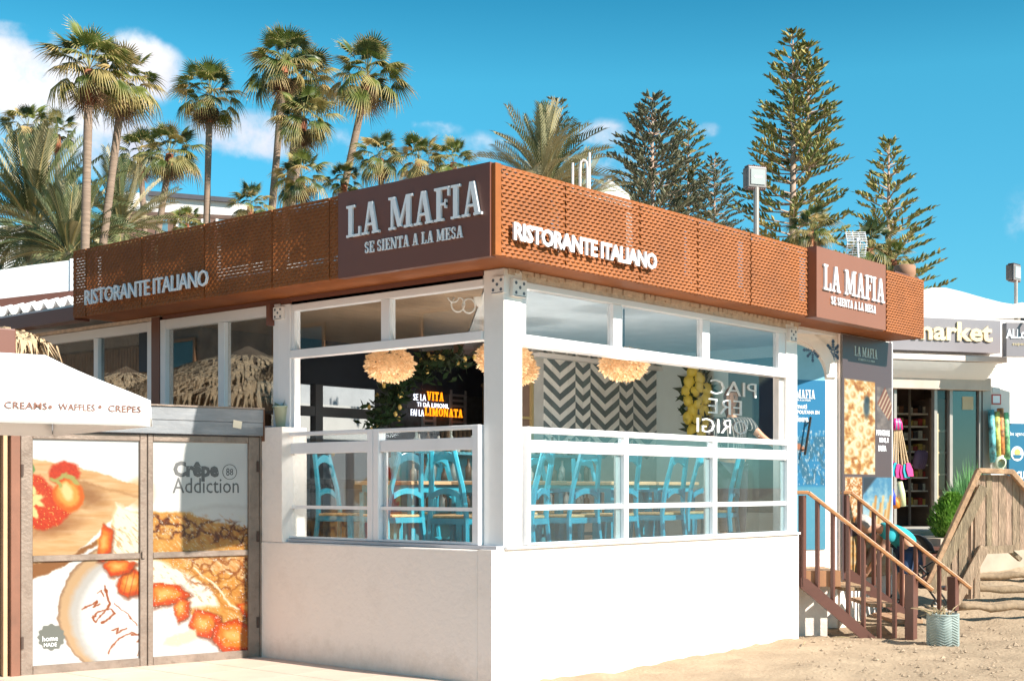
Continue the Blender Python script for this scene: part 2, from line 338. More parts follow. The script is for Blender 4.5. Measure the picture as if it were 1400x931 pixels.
WOODT = mat('varnished_rail', (.42, .19, .075), .4, var=.25, scale=6, stretch=(1, 1, 6), bump=.1)
BROWNP = mat('brown_painted_steel', (.125, .052, .038), .45, var=.12)
GREYW = mat('weathered_wood', (.35, .25, .165), .85, var=.42, scale=5, stretch=(6, 6, .8), bump=.6, bscale=20, island=.22, dirt=.4, dirtc=(.16, .10, .06))
TURQ = mat('turquoise_paint', (.015, .31, .43), .4, var=.15)
RUSH = mat('rush_seat', (.55, .36, .18), .8, var=.2, scale=30, bump=.3)
TERR = mat('terrace_floor', (.68, .53, .43), .6, var=.10, scale=1.5, bump=.1, dirt=.15)
SAND = mat('sand', (.40, .30, .205), .95, var=.16, scale=2.2, bump=.8, bscale=22, dirt=.3, dirtc=(.30, .22, .14), spec=.1)
GLASS_R = glassmat('window_glass_sunny', (.82, .90, .92), .10)
GLASS_L = glassmat('window_glass_shade', (.90, .92, .92), .11)
GLASS_F = glassmat('window_glass_mirror', (.62, .62, .60), .20)
GLASS_T = glassmat('window_glass_top', (.80, .84, .86), .06)
ORN = mat('bracket_ornament', (.10, .13, .17), .5)

# ------------------------------------------------------------------ ground
def cam_uv(x, y): d = Vector((x, y, 0)) - Vector((EYE.x, EYE.y, 0)); return d.dot(FWD), d.dot(RGT)
def sst(a, b, x): t = min(1, max(0, (x-a)/(b-a))); return t*t*(3-2*t)
def ground_z(x, y):
    u, v = cam_uv(x, y)
    m = sst(3.0, 4.6, v - max(0, (u-14.5))*.0)
    z = m*(sst(15.2, 19.5, u)*.95)
    near = sst(60, 25, math.hypot(x, y))
    if x > -.3 or y < -.5:
        z += near*(.040*mnoise.noise(Vector((x*.8, y*.8, 0))) + .030*mnoise.noise(Vector((x*2.7, y*2.7, 3))) + .022*mnoise.noise(Vector((x*7, y*7, 5)))) 
    return z
def make_ground():
    # one sheet: fine cells near the building, coarse far rings
    xs = sorted(set([-2500, -900, -300, -120, -60, -30, -18] + [round(-12+i*.5, 3) for i in range(24)] + [round(0+i*.11, 3) for i in range(118)] + [13.5, 14.5, 16, 18, 21, 25, 32, 45, 70, 120, 300, 900, 2500]))
    ys = sorted(set([-2500, -900, -300, -120, -60, -30, -18, -12] + [round(-9+i*.11, 3) for i in range(118)] + [4.5, 5, 6, 7, 8, 10, 12, 15, 20, 30, 45, 70, 120, 300, 900, 2500]))
    vs = [(x, y, ground_z(x, y)-.012) for y in ys for x in xs]; nx = len(xs)
    fs = [(j*nx+i, j*nx+i+1, (j+1)*nx+i+1, (j+1)*nx+i) for j in range(len(ys)-1) for i in range(nx-1)]
    o = MB().add(vs, fs).build('ground', SAND, smooth=True); tag(o, kind='structure')
make_ground()
m = MB()
# terrace of big floor tiles on the left, built tile by tile where the photo shows it
ter = MB().box(-7.5, .12, -1.3, 12, -.05, .012).build('terrace', TERR); tag(ter, kind='structure')
tile_me = None
for i in range(9):
    for j in range(7):
        x0 = -5.4+i*.6; y0 = -.7+j*.6
        if tile_me is None:
            t = MB().box(.004, .596, .004, .596, .0, .014).build('floor_tile', TERR, ter); tile_me = t.data; t.location = (x0, y0, .012)
        else: inst('floor_tile', tile_me, ter, (x0, y0, .012))

# ------------------------------------------------------------------ restaurant building
B = thing('restaurant_building', 'single storey white restaurant with big windows and rust brown perforated fascia', 'building', (2.5, 2.5, 0))
XE = FR.s(1092)                       # right end of the right wall
YL = -FL.s(355)                       # where the kiosk meets the left wall
ZS, ZF, ZSO = 1.106, .6, 3.37
MB().box(0, XE, 0, .15, -.3, ZS).build('wall', WALLW, B)
bevel(MB().box(.0, .155, .152, YL+.12, -.3, ZS-.004).build('wall', WALLW, B), .012)
# parapet end at the left of the windows (bright pier)
yp0, yp1 = -FL.s(385, .0), -FL.s(357, .0)
MB().box(.003, .30, yp0, yp1+.02, ZS-.002, FL.z(370, 584, 0)).build('wall_pier', WALLW, B)
# floor slab, ceilings and roof
MB().box(.155, XE-.02, .155, 5.0, .45, ZF).build('floor_slab', mat('interior_floor', (.55, .40, .28), .5, var=.2), B)
MB().box(-.0, 2.2, 5.15, 11.2, .45, ZF).build('floor_slab', MATS['interior_floor'], B)
roof = MB().box(-.30, 7.22, -.30, 5.2, 3.44, 3.52).build('roof', mat('roof_white', (.7, .7, .7), .8), B)
MB().box(-.30, 2.35, 5.205, 10.6, 3.44, 3.52).build('roof', MATS['roof_white'], B)
MB().add([(.17, .16, 3.34), (6.9, .16, 3.34), (6.9, 5, 3.34), (5.0, 5, 3.34), (.17, .16, 3.43), (6.9, .16, 3.43), (6.9, 5, 3.43), (5.0, 5, 3.43)], [(3, 2, 1, 0), (4, 5, 6, 7), (0, 1, 5, 4), (1, 2, 6, 5), (2, 3, 7, 6), (3, 0, 4, 7)]).build('ceiling', mat('ceiling_grey', (.80, .79, .79), .7), B)
MB().add([(.16, .17, 3.34), (4.99, 5, 3.34), (.16, 5, 3.34), (.16, .17, 3.43), (4.99, 5, 3.43), (.16, 5, 3.43)], [(2, 1, 0), (3, 4, 5), (0, 1, 4, 3), (1, 2, 5, 4), (2, 0, 3, 5)]).build('ceiling', mat('ceiling_wood', (.36, .24, .15), .7, var=.2, stretch=(1, 8, 1)), B)
# low upstands and ducts on the roof, glimpsed through the perforations
for (x0, x1, y0, y1, z1) in ((.9, 1.3, .6, 3.0, 3.78), (.9, 1.4, 3.8, 6.2, 3.85), (1.0, 1.5, 7.0, 8.8, 3.95), (2, 6.6, .9, 1.3, 3.7)):
    MB().box(x0, x1, y0, y1, 3.522, z1).build('roof_upstand', MATS['roof_white'], B)
# fascia : soffit, trims, perforated panels
SO = .36
sl = FL.s(100, -SO); sr = FR.s(1262, -SO)
MB().box(-SO+.02, sr-.01, -SO+.02, .4, ZSO+.004, ZSO+.02).build('soffit', RUST, B)
MB().box(-SO+.02, .5, .402, -sl, ZSO+.004, ZSO+.02).build('soffit', RUST, B)
ZT = 4.06
def ribbon_panel(F, a0, a1, d, z0, z1, m, pitch=.066, rows=23, name='perforated_panel', open_=.02, rel=1.0):
    mb = MB(); rh = (z1-z0)/rows; n = max(2, round((a1-a0)/(pitch/2)))
    for r in range(rows):
        zb = z0+r*rh; base = len(mb.v)
        for i in range(n+1):
            a = a0+(a1-a0)*i/n; ph = (i+r) % 2
            dd = (-.010 if ph else 0.001)*rel
            lo = zb + (rh*.0 if not ph else rh*(.04)); hi = zb + (rh*1.09 if not ph else rh*(1.02-open_))
            jit = random.uniform(-.0012, .0012)
            mb.v += [tuple(F.p(a, d+dd-.006*rel+jit, lo)), tuple(F.p(a, d+dd+.005*rel+jit, hi))]
        for i in range(n): mb.f.append((base+2*i, base+2*i+2, base+2*i+3, base+2*i+1))
    # rim
    mb.fbox(F, a0, a0+.006, d-.004, d+.03, z0, z1).fbox(F, a1-.006, a1, d-.004, d+.03, z0, z1)
    mb.fbox(F, a0+.007, a1-.007, d-.004, d+.04, z1-.012, z1+.001).fbox(F, a0+.007, a1-.007, d-.004, d+.04, z0-.004, z0+.008)
    return mb.build(name, m, B)
FRf = Frame(0, -SO, 0); FLf = Frame(-SO, 0, rad(-90))
bevel(MB().box(-SO-.012, FRf.s(684), -SO-.012, -SO+.06, ZSO-.006, ZT+.006).build('corner_trim', RUST, B), .004)
seamsR = [FRf.s(p) for p in (684, 772, 874, 953, 1025.5, 1109)] + [FRf.s(1211), sr]
for i in range(len(seamsR)-1):
    a0, a1 = seamsR[i]+.006, seamsR[i+1]-.006
    if i == 5: continue
    if i == 4: a0 += .006
    ribbon_panel(FRf, a0, a1, 0, ZSO, ZT, RUST)
seamsL = [sl] + [FLf.s(p) for p in (118, 194.5, 280, 372.5, 451)] + [FLf.s(467)]
for i in range(len(seamsL)-1): ribbon_panel(FLf, seamsL[i]+.009, seamsL[i+1]-.009, 0, ZSO, ZT, RUSTD if False else RUST, open_=.03, rel=.62)
MB().fbox(FRf, sr, sr+.02, 0, .9, ZSO, ZT).build('corner_trim', RUST, B)
# inner carrier frame of the fascia: posts and rails
mb = MB()
for s_ in seamsR[1:-1]: mb.fbox(FRf, s_+.04, s_+.07, .045, .085, ZSO+.03, ZT-.03)
for s_ in seamsL[1:-1]: mb.fbox(FLf, s_+.05, s_+.08, .045, .085, ZSO+.03, ZT-.03)
mb.fbox(FRf, .1, sr-.1, .088, .12, ZSO+.03, ZSO+.07).fbox(FRf, .1, sr-.1, .088, .12, ZT-.07, ZT-.03)
mb.fbox(FLf, sl+.1, -.1, .088, .12, ZSO+.03, ZSO+.07).fbox(FLf, sl+.1, -.1, .088, .12, ZT-.07, ZT-.03)
mb.build('carrier_frame', RUSTD, B)
# sheets behind the upper left panels
for a, b_ in ((0, 1), (1, 2), (2, 3), (3, 4), (4, 5)):
    z0 = ZSO + (.30, .30, .06, .30, .22)[a]
    MB().fbox(FLf, seamsL[a]+.08, seamsL[b_]-.01, .125, .135, z0, ZT-.02).build('backing_sheet', RUSTD, B)
for a in range(5):
    z0 = ZSO+.1
    MB().fbox(FRf, seamsR[a]+.09, seamsR[a+1]-.02, .125, .135, z0, ZT-.02).build('backing_sheet', RUSTD, B)
# plain sign boards with letters
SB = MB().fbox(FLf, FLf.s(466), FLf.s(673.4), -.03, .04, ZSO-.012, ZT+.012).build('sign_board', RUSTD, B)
mb = MB()
def zq(F, px, py, d=0): return F.hit(px, py, d)[1]
a0, a1 = FLf.s(476, -.03), FLf.s(661, -.03)
slab_text(mb, FLf, 'LA MAFIA', a0, a1, zq(FLf, 476, 326, -.03), zq(FLf, 476, 283, -.03), -.032, .02)
a0, a1 = FLf.s(500, -.03), FLf.s(634, -.03)
slab_text(mb, FLf, 'SE SIENTA A LA MESA', a0, a1, zq(FLf, 500, 347, -.03), zq(FLf, 500, 331.5, -.03), -.032, .012, gap=.1)
mb.build('sign_letters', LETTER, SB)
s0, s1 = seamsR[5]+.0, seamsR[6]+.0
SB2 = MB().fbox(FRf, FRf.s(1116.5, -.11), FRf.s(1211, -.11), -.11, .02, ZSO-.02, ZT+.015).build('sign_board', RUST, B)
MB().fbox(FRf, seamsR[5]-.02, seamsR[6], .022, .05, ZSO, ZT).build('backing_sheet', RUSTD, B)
SB2.data.materials[0] = mat('plain_brown_metal_sunlit_tone', (.235, .095, .055), .42, var=.04, scale=1)  # lighter copy of the plain brown metal, sunlight put into its colour
mb = MB()
slab_text(mb, FRf, 'LA MAFIA', FRf.s(1124, -.11), FRf.s(1207, -.11), zq(FRf, 1124, 396, -.11), zq(FRf, 1124, 361, -.11), -.112, .02)
slab_text(mb, FRf, 'SE SIENTA A LA MESA', FRf.s(1135, -.11), FRf.s(1196, -.11), zq(FRf, 1136, 416, -.11), zq(FRf, 1136, 405, -.11), -.112, .012, gap=.1)
mb.build('sign_letters', LETTER, SB2)
for F, pa, pb, ya, yb, bo in ((FRf, 707, 902, 329, 304, .028), (FLf, 112, 280, 418, 397.5, .004)):
    mb = MB(); a0, a1 = F.s(pa, -.09), F.s(pb, -.09)
    text(mb, F, 'RISTORANTE ITALIANO', a0, a1, zq(F, pa, ya, -.06), zq(F, pa, yb, -.06), -.045, .018, bo, space=.93)
    o = mb.build('sign_letters', LETTER, B); fixn(o)
    mb = MB()
    for k in range(10): a = a0+(a1-a0)*(k+.5)/10; mb.fbox(F, a-.006, a+.006, -.052, .01, zq(F, pa, ya, -.09)+.03, zq(F, pa, ya, -.09)+.042)
    tag(mb.build('letter_mounts', RUSTD, B), kind='stuff')

# ------------------------------------------------------------------ window walls
def frame_rect(F, a0, a1, z0, z1, d0, d1, w, name='window_frame', m=None, parent=None, wt=None, wb=None):
    wt = w if wt is None else wt; wb = w if wb is None else wb
    mb = MB().fbox(F, a0, a0+w, d0, d1, z0, z1).fbox(F, a1-w, a1, d0, d1, z0, z1)
    mb.fbox(F, a0+w, a1-w, d0+.002, d1-.002, z1-wt, z1-.001).fbox(F, a0+w, a1-w, d0+.002, d1-.002, z0+.001, z0+wb)
    o = mb.build(name, m or ALU, parent or B); return bevel(o, .004, 1)
def pane(F, a0, a1, z0, z1, d, g, parent=None): return fixn(MB().fbox(F, a0, a1, d, d+.006, z0, z1).build('window_pane', g, parent or B))
PD = .15   # left glazing plane
# corner pillar and end pillars with ornamental brackets
bevel(MB().box(PD, .38, .0, .22, ZS, ZSO).build('corner_pillar', WHITE, B), .008)
px_end = FR.s(1075)
bevel(MB().box(px_end, XE-.03, .0, .16, ZS, ZSO).build('end_pillar', WHITE, B), .006)
MB().fbox(FL, FL.s(384, PD), FL.s(398.5, PD), PD-.02, PD+.1, FL.z(370, 584, 0), ZSO-.06).build('end_pillar', ALU, B)
def bracket(F, pa, pb, ya, yb, d):
    a0, a1 = F.s(pa, d), F.s(pb, d); z0 = F.z(pa, yb, d); z1 = F.z(pa, ya, d)
    o = bevel(MB().fbox(F, a0, a1, d-.035, d, z0, z1).build('corner_bracket', WHITE, B), .004)
    mb = MB(); cx, cz = (a0+a1)/2, (z0+z1)/2; w = (a1-a0); h = z1-z0
    for i, j in ((-.28, .28), (.28, .28), (-.28, -.28), (.28, -.28), (0, .03)):
        r = .1*min(w, h); pts = [(cx+i*w+r*math.cos(t*math.pi/4), cz+j*h+r*math.sin(t*math.pi/4)) for t in range(8)]
        mb.prism(F, pts, d-.038, d-.0355)
    mb.fbox(F, a0+.1*w, a1-.1*w, d-.0375, d-.0355, z0+.02*h, z0+.06*h)
    mb.build('ornament', ORN, o)
bracket(FL, 674, 693, 380, 403, PD); bracket(FR, 697, 716, 381, 405, 0.0); bracket(FR, 1076, 1086, 449, 466, 0.0); bracket(FL, 377, 390, 421, 438, PD-.02)
MB().fbox(FL, FL.s(373, PD), FL.s(377.5, PD), PD-.08, PD-.0, FL.z(375, 446, PD), ZSO-.05).build('bracket_back', RUSTD, B)
# header between soffit and windows
zh = FR.z(717, 391, 0)
MB().box(.16, XE, .01, .15, zh+.03, ZSO+.002).build('header', mat('header_foam', (.62, .5, .4), .9, var=.2, scale=14, bump=.6), B)
MB().fbox(FL, FL.s(222, PD), -.225, PD+.0, PD+.12, zq(FL, 672, 385, PD)+.03, ZSO+.002).build('header', RUSTD, B)
mb = MB()
for i in range(60):
    a = .2+i*.083
    if a < XE: mb.box(a, a+random.uniform(.05, .1), -.008+random.uniform(-.004, .002), .012, ZSO-.004-random.uniform(.01, .05), ZSO+.001)
tag(mb.build('foam_edge', MATS['header_foam'], B), kind='stuff')
# --- right façade
a0, a1 = FR.s(716), px_end
zt1, zt0 = FR.z(717, 394), FR.z(717, 457.5)       # top row glass
ztb = FR.z(717, 473)                                # underside of transom
def rail(F, pa, pb, z0, z1, d0, d1, name, m=None):
    return bevel(MB().fbox(F, pa, pb, d0, d1, z0, z1).build(name, m or ALU, B), .004, 1)
rail(FR, .382, a1-.002, zt1, zh+.035, .0, .1, 'head_rail')
rail(FR, .382, a1-.002, ztb, zt0, -.02, .1, 'transom')
for pa, pb in ((840, 852), (962, 972)): rail(FR, FR.s(pa), FR.s(pb), zt0+.001, zt1-.001, .01, .08, 'mullion')
rail(FR, .381, .44, zt0+.001, zt1-.001, .01, .08, 'mullion')
rail(FR, FR.s(1066), a1-.001, zt0+.001, zt1-.001, .01, .08, 'mullion')
for pa, pb in ((718, 840), (852, 962), (972, 1066)): pane(FR, FR.s(pa)-.005, FR.s(pb)+.005, zt0-.01, zt1+.01, .045, GLASS_T)
rail(FR, FR.s(1065, .03), a1-.002, ZS+.9, ztb-.001, .03, .09, 'side_track', mat('alu_grooved', (.6, .55, .52), .4))
z_r0, z_r1 = FR.z(717, 592), FR.z(717, 583)
z_t0, z_t1 = FR.z(717, 618), FR.z(717, 601)
z_b0, z_b1 = FR.z(717, 697.5), FR.z(717, 690)
z_s = FR.z(717, 744)
MB().box(.155, XE-.01, -.03, .16, ZS+.001, z_s-.01).build('window_sill', WHITE, B)
for k, (pa, pb) in enumerate(((716, 852), (850.5, 973), (971.5, 1075))):
    s0, s1 = FR.s(pa)+.002, FR.s(pb)-.002; w = .04 if k < 2 else .05
    o = frame_rect(FR, s0, s1, z_s-.008, z_r1, -.045, .03, w, 'sliding_window', wt=z_r1-z_r0, wb=.02)
    bevel(MB().fbox(FR, s0+w+.001, s1-w-.001, -.03, .02, z_t0, z_t1).build('lift_rail', ALU, o), .004, 1)
    MB().fbox(FR, s0+w+.001, s1-w-.001, -.02, .01, z_b0, z_b1).build('lower_bar', ALU, o)
    MB().fbox(FR, s1-w-.07, s1-w-.002, .0, .02, z_s+.015, z_t0-.002).build('inner_track', MATS['alu_grooved'], o)
    pane(FR, s0+w-.003, s1-w+.003, z_s+.005, z_t0+.005, -.008, GLASS_R, o); pane(FR, s0+w-.003, s1-w+.003, z_t1-.005, z_r0+.003, -.008, GLASS_R, o)
# --- left façade main bay
LZ = lambda px, py: FL.z(px, py, PD)
l0, l1 = FL.s(398.5, PD), -.222
zt1, zt0, ztb = LZ(399, 425.5), LZ(399, 479), LZ(399, 490)
rail(FL, l0, l1-.001, zt1, zt1+.09, PD, PD+.09, 'head_rail')
rail(FL, l0, l1-.001, ztb, zt0, PD-.02, PD+.09, 'transom')
rail(FL, FL.s(520, PD), FL.s(532, PD), zt0+.001, zt1-.001, PD+.005, PD+.08, 'mullion')
rail(FL, l0, l0+.035, ZS+.86, zt1-.001, PD+.005, PD+.08, 'mullion')
for pa, pb in ((399, 520), (532, 673)): pane(FL, FL.s(pa, PD)-.003, FL.s(pb, PD), zt0-.01, zt1+.01, PD+.04, GLASS_L)
z_r0, z_r1 = LZ(672, 586), LZ(672, 580)
z_t0, z_t1 = LZ(672, 614), LZ(672, 597)
z_b0, z_b1 = LZ(672, 699), LZ(672, 694)
z_s = LZ(672, 744)
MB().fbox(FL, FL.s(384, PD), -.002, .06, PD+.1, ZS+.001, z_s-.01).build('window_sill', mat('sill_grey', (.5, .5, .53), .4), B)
for pa, pb in ((383.5, 522), (514, 672)):
    s0, s1 = FL.s(pa, PD)+.002, (FL.s(pb, PD)-.002 if pb < 600 else -.224)
    if pa > 500: s0 = FL.s(516.5, PD)
    else: s1 = FL.s(516, PD)
    o = frame_rect(FL, s0, s1, z_s-.008, z_r1, PD-.06, PD+.03, .07, 'sliding_window', wt=z_r1-z_r0, wb=.02)
    bevel(MB().fbox(FL, s0+.071, s1-.071, PD-.04, PD+.02, z_t0, z_t1).build('lift_rail', ALU, o), .004, 1)
    MB().fbox(FL, s0+.071, s1-.071, PD-.03, PD+.01, z_b0, z_b1).build('lower_bar', ALU, o)
    MB().fbox(FL, s0+.072, s0+.11, PD, PD+.02, z_s+.015, z_t0-.002).build('inner_track', ALU, o)
    pane(FL, s0+.068, s1-.068, z_s+.005, z_t0+.005, PD-.012, GLASS_L, o); pane(FL, s0+.068, s1-.068, z_t1-.005, z_r0+.003, PD-.012, GLASS_L, o)
# --- left façade, far bays (behind the kiosk)
MB().box(XE-.06, XE-.03, .165, .5, ZF-.3, ZS).build('wall', WALLW, B)
zc = FL.z(220, 556, PD)-.3
for (pa, pb, mids) in ((221, 384, (299, 308)), (50, 210, (129, 135))):
    s0, s1 = FL.s(pa, PD), FL.s(pb, PD); zt = LZ(300, 434)+.05
    o = frame_rect(FL, s0, s1, zc, zt, PD-.02, PD+.08, .09, 'sliding_window', wt=.10, wb=.05)
    bevel(MB().fbox(FL, FL.s(mids[0], PD), FL.s(mids[1], PD), PD-.01, PD+.07, zc+.052, zt-.102).build('meeting_stile', ALU, o), .004, 1)
    pane(FL, s0+.085, s1-.085, zc+.05, zt-.1, PD+.03, GLASS_F, o)
MB().fbox(FL, FL.s(210, PD)+.002, FL.s(221, PD)-.002, PD-.03, PD+.1, 0, ZSO-.01).build('brown_post', RUSTD, B)
MB().fbox(FL, FL.s(50, PD), FL.s(384, PD), PD, PD+.1, 0, zc-.003).build('wall', WALLW, B)
MB().fbox(FL, FL.s(20, PD)-.5, FL.s(221, PD)-.002, PD-.02, PD+.1, LZ(300, 434)+.055, ZSO-.002).build('header', MATS['header_foam'], B)
MB().fbox(FLf, FLf.s(-60, 0), sl-.01, .02, .2, ZSO-.02, ZSO+.12).build('eaves_beam', RUSTD, B)

# ------------------------------------------------------------------ interior walls
slat_room = MB().box(1.95, 2.05, 5.25, 11.2, ZF, 3.43).build('interior_wall', mat('slat_backing', (.10, .065, .05), .7), B)
me = None
for i in range(90):
    y = 5.3+i*.066
    if me is None:
        o = MB().box(-.02, .0, 0, .035, 0, 1.5).build('wood_slat', mat('slat_wood', (.42, .24, .13), .6, var=.2), B, world=False); me = o.data
        o.location = Vector((1.945, y, 1.9))-B.location
    else: inst('wood_slat', me, B, Vector((1.945, y, 1.9))-B.location)
# partition at the back of the dining room: grey window frame, dark header, wall with the neon sign
BW = Frame(0, 5.0, 0)
xg0, xg1 = BW.s(380), BW.s(522)
GREYF = mat('grey_frame', (.085, .09, .10), .5)
MB().fbox(BW, .16, 6.5, -.04, .1, BW.z(450, 527), 3.34).build('interior_wall', NAVY, B)
mb = MB()
for pa, pb in ((427, 437), (515, 525)): mb.fbox(BW, BW.s(pa), BW.s(pb), -.06, .04, ZF, BW.z(450, 527)-.002)
mb.fbox(BW, xg0-.3, BW.s(524), -.05, .03, BW.z(450, 570), BW.z(450, 557)).fbox(BW, xg0-.3, BW.s(524), -.052, .03, BW.z(450, 668), BW.z(450, 655))
mb.build('partition_frame', GREYF, B)
pane(BW, xg0-.3, BW.s(515), ZF, BW.z(450, 527), 0, glassmat('clear_glass', (.9, .92, .92), .03))
DW = mat('dark_tropical_wall', (.035, .04, .042), .7, var=.5, scale=14)
MB().fbox(BW, BW.s(525)+.002, 6.5, -.02, .1, ZF, BW.z(450, 527)-.003).build('interior_wall', DW, B)
# louvred shutters painted grey on that wall
for pa, pb, ya, yb in ((612, 634, 532, 585), (574, 592, 566, 600)):
    mb = MB(); s0, s1 = BW.s(pa), BW.s(pb); z0, z1 = BW.z(600, yb), BW.z(600, ya)
    mb.fbox(BW, s0, s0+.03, -.06, -.025, z0, z1).fbox(BW, s1-.03, s1, -.06, -.025, z0, z1)
    n = int((z1-z0)/.07)
    for i in range(n): mb.fbox(BW, s0+.03, s1-.03, -.05, -.03, z0+i*.07, z0+i*.07+.03)
    mb.build('shutter', mat('shutter_grey', (.16, .17, .18), .6), B)
# side wall with slim shelves
SW = Frame(4.1, 3.0, rad(90))
MB().box(5.5, 5.6, 3.13, 4.95, ZF, 3.34).build('interior_wall', mat('brown_panel', (.20, .13, .10), .6), B)
mb = MB()
for i in range(9): mb.box(5.36, 5.5, 3.3+i*.2, 3.33+i*.2, 1.6, 3.0)
for z in (2.22, 2.3, 2.95): mb.box(5.35, 5.5, 3.2, 4.95, z, z+.035)
mb.build('wall_shelves', mat('brass_wood', (.30, .22, .13), .4), B)
MB().box(3.74, 4.09, 3.02, 3.4, ZF, 3.2).build('cabinet', MATS['brown_panel'], B)
mb = MB()
for z in (1.5, 1.95, 2.4, 2.85): mb.box(3.72, 4.095, 2.99, 3.019, z, z+.03)
mb.box(4.06, 4.097, 2.985, 3.018, 1.2, 3.15); mb.build('brass_trim', mat('brass', (.55, .42, .2), .35, metal=.4), B)
# herringbone wall: every tile its own piece
HB = Frame(0, 3.0, 0)
h0, h1 = HB.s(744), HB.s(920); hz0, hz1 = 1.2, 3.1
HW = MB().box(4.1, h1+.1, 3.012, 3.12, ZF, 3.34).build('interior_wall', mat('grout', (.5, .5, .48), .8), B)
MB().box(4.1, h1, 2.9, 3.01, 3.13, 3.18).build('cornice', WHITE, B)
tw = (h1-h0)/18; th = .084; rise = .088
TG = mat('tile_slate', (.15, .19, .20), .35, var=.12, island=.1); TW_ = mat('tile_white', (.85, .84, .80), .35, var=.05, island=.06)
tm = {}
for sgn in (0, 1):
    for c_ in (0, 1):
        za, zb = (0, rise) if sgn == 0 else (rise, 0)
        g = .003
        o = MB().prism(HB, [(g, za), (tw-g, zb), (tw-g, zb+th-2*g), (g, za+th-2*g)], -.012, 0).build('wall_tile', TG if c_ else TW_, None, world=False)
        tm[sgn, c_] = o.data; bpy.data.objects.remove(o)
        for v in tm[sgn, c_].vertices: v.co.y -= 3.0
zo, fl, prev = 0, 0, 'D'
for i in range(18):
    k = 'DDUUDU'[i % 6]
    if prev == 'U' and k == 'D': fl += 1
    zl = zo if k == 'U' else zo-rise; zo = zo+rise if k == 'U' else zo-rise; prev = k
    for j in range(-12, 40):
        z = 1.9+j*th+(zl % (2*th))
        if z+th+rise > 3.27 or z < 1.93: continue
        inst('wall_tile', tm[0 if k == 'U' else 1, (j+fl) % 2], HW, Vector((h0+i*tw, 3.011, z))-B.location)
# mural wall to the right and the back of the entrance wall
MB().box(6.62, 6.72, .62, 3.0, ZF, 3.34).build('interior_wall', mat('pale_green_grey', (.6, .7, .7), .7, var=.06), B)
MB().box(4.99, 6.62, 1.62, 1.66, 1.9, 1.95).build('wall_shelf', WHITE, B) if False else None
# entrance wall (rotated) with arch, printed door poster and blue tile ornaments
EW = Frame(6.13, .15, rad(-27))
e0 = EW.s(1083); e1 = -.0
ewo = MB().fbox(EW, e0-.02, e1, 0, .1, .0, ZSO).build('entrance_wall', WALLW, B)
# arch mouldings and blue field
ac, ar = EW.s(1093), 0
bz0 = EW.z(1110, 751); bz1 = EW.z(1110, 541)
bx1 = EW.s(1127.5); bx0 = e0+.0; cx_ = bx1-.44
arch_c = EW.z(1110, 520)
def arcpts(r, c, z, n=14, a0=0, a1=180): return [(c+r*math.cos(rad(a0+(a1-a0)*i/n)), z+r*.92*math.sin(rad(a0+(a1-a0)*i/n))) for i in range(n+1)]
rA = bx1-cx_+.0
arcpts_ = arcpts
poly_out = arcpts(rA+.13, cx_, arch_c+.04); poly_in = arcpts(rA+.03, cx_, arch_c+.04)[::-1]
mb = MB()
for i in range(7):
    q0, q1 = arcpts(rA+.15, cx_, arch_c+.04)[i:i+2]; r0, r1 = arcpts(rA+.01, cx_, arch_c+.04)[i:i+2]
    mb.prism(EW, [r0, q0, q1, r1], -.03, -.001)
mb.build('arch_moulding', WALLW, ewo)
ARCHB = mat('arch_blue', (.08, .40, .60), .5, var=.3, scale=3)
MB().fbox(EW, bx0, bx1, .101, .108, 1.0, 2.95).build('door_backing', ARCHB, ewo)
MB().prism(EW, arcpts(rA, cx_, arch_c, 10, 0, 90)+[(cx_, arch_c)], -.006, -.001).build('arch_field', mat('arch_glass_blue', (.20, .42, .55), .3), ewo)
def poster_fn(U, V):
    c = Canvas(U*100, V*300, (.16, .58, .80)); n = vnoise(U*9, V*22, 3); n2 = vnoise(U*30, V*70, 8)
    c.mask(np.clip((V-.25)*2, 0, 1)*np.clip((n-.35)*2.5, 0, 1)*.6, (.35, .62, .72))
    m_ = ((V > .33) & (V < .62))*np.clip((n-.42)*6, 0, 1); c.mask(m_*.6, (.22, .42, .52)); c.mask(((V > .30) & (V < .62))*np.clip((n2-.6)*7, 0, 1)*.9, (.92, .95, .97))
    c.mask(np.clip((V-.62)*60, 0, 1)*1., (.40, .72, .84)); c.mask(np.clip((V-.62)*60, 0, 1)*np.clip((n2-.5)*3, 0, 1)*.2, (.7, .86, .92))
    c.ell(18, 118, 9, 6, (.80, .5, .35)); c.ell(30, 122, 6, 5, (.9, .6, .45))
    return c.c
dp = print_panel('door_poster', EW, bx0, bx1, bz0, arch_c, -.009, 70, 150, poster_fn, ewo, .006)
mb = MB()
def ezz(y): return EW.z(1105, y, -.016)
slab_text(mb, EW, 'LA MAFIA', EW.s(1074, -.016), EW.s(1114, -.016), ezz(545), ezz(533), -.0165, .004)
text(mb, EW, 'SE SIENTA A LA MESA', EW.s(1079, -.016), EW.s(1108, -.016), ezz(548.5), ezz(546), -.0165, .003)
text(mb, EW, 'Cernuti', EW.s(1078, -.016), EW.s(1103, -.016), ezz(559), ezz(552), -.0165, .003, .02)
text(mb, EW, 'LA NAPOLITANA EN', EW.s(1076, -.016), EW.s(1120, -.016), ezz(566), ezz(561), -.0165, .003, .02)
text(mb, EW, 'Coloma', EW.s(1080, -.016), EW.s(1105, -.016), ezz(577), ezz(568), -.0165, .003, .02)
mb.build('poster_lettering', LETTER, ewo)
mb = MB(); hp, hz = EW.hit(1107, 570, -.05); hq, hz2 = EW.hit(1099, 622, -.05)
mb.beam(EW.p(hp, -.07, hz), EW.p(hq, -.07, hz2), .02, .02).beam(EW.p(hp, -.07, hz-.06), EW.p(hp, -.01, hz-.06), .015).beam(EW.p(hq, -.07, hz2+.06), EW.p(hq, -.01, hz2+.06), .015)
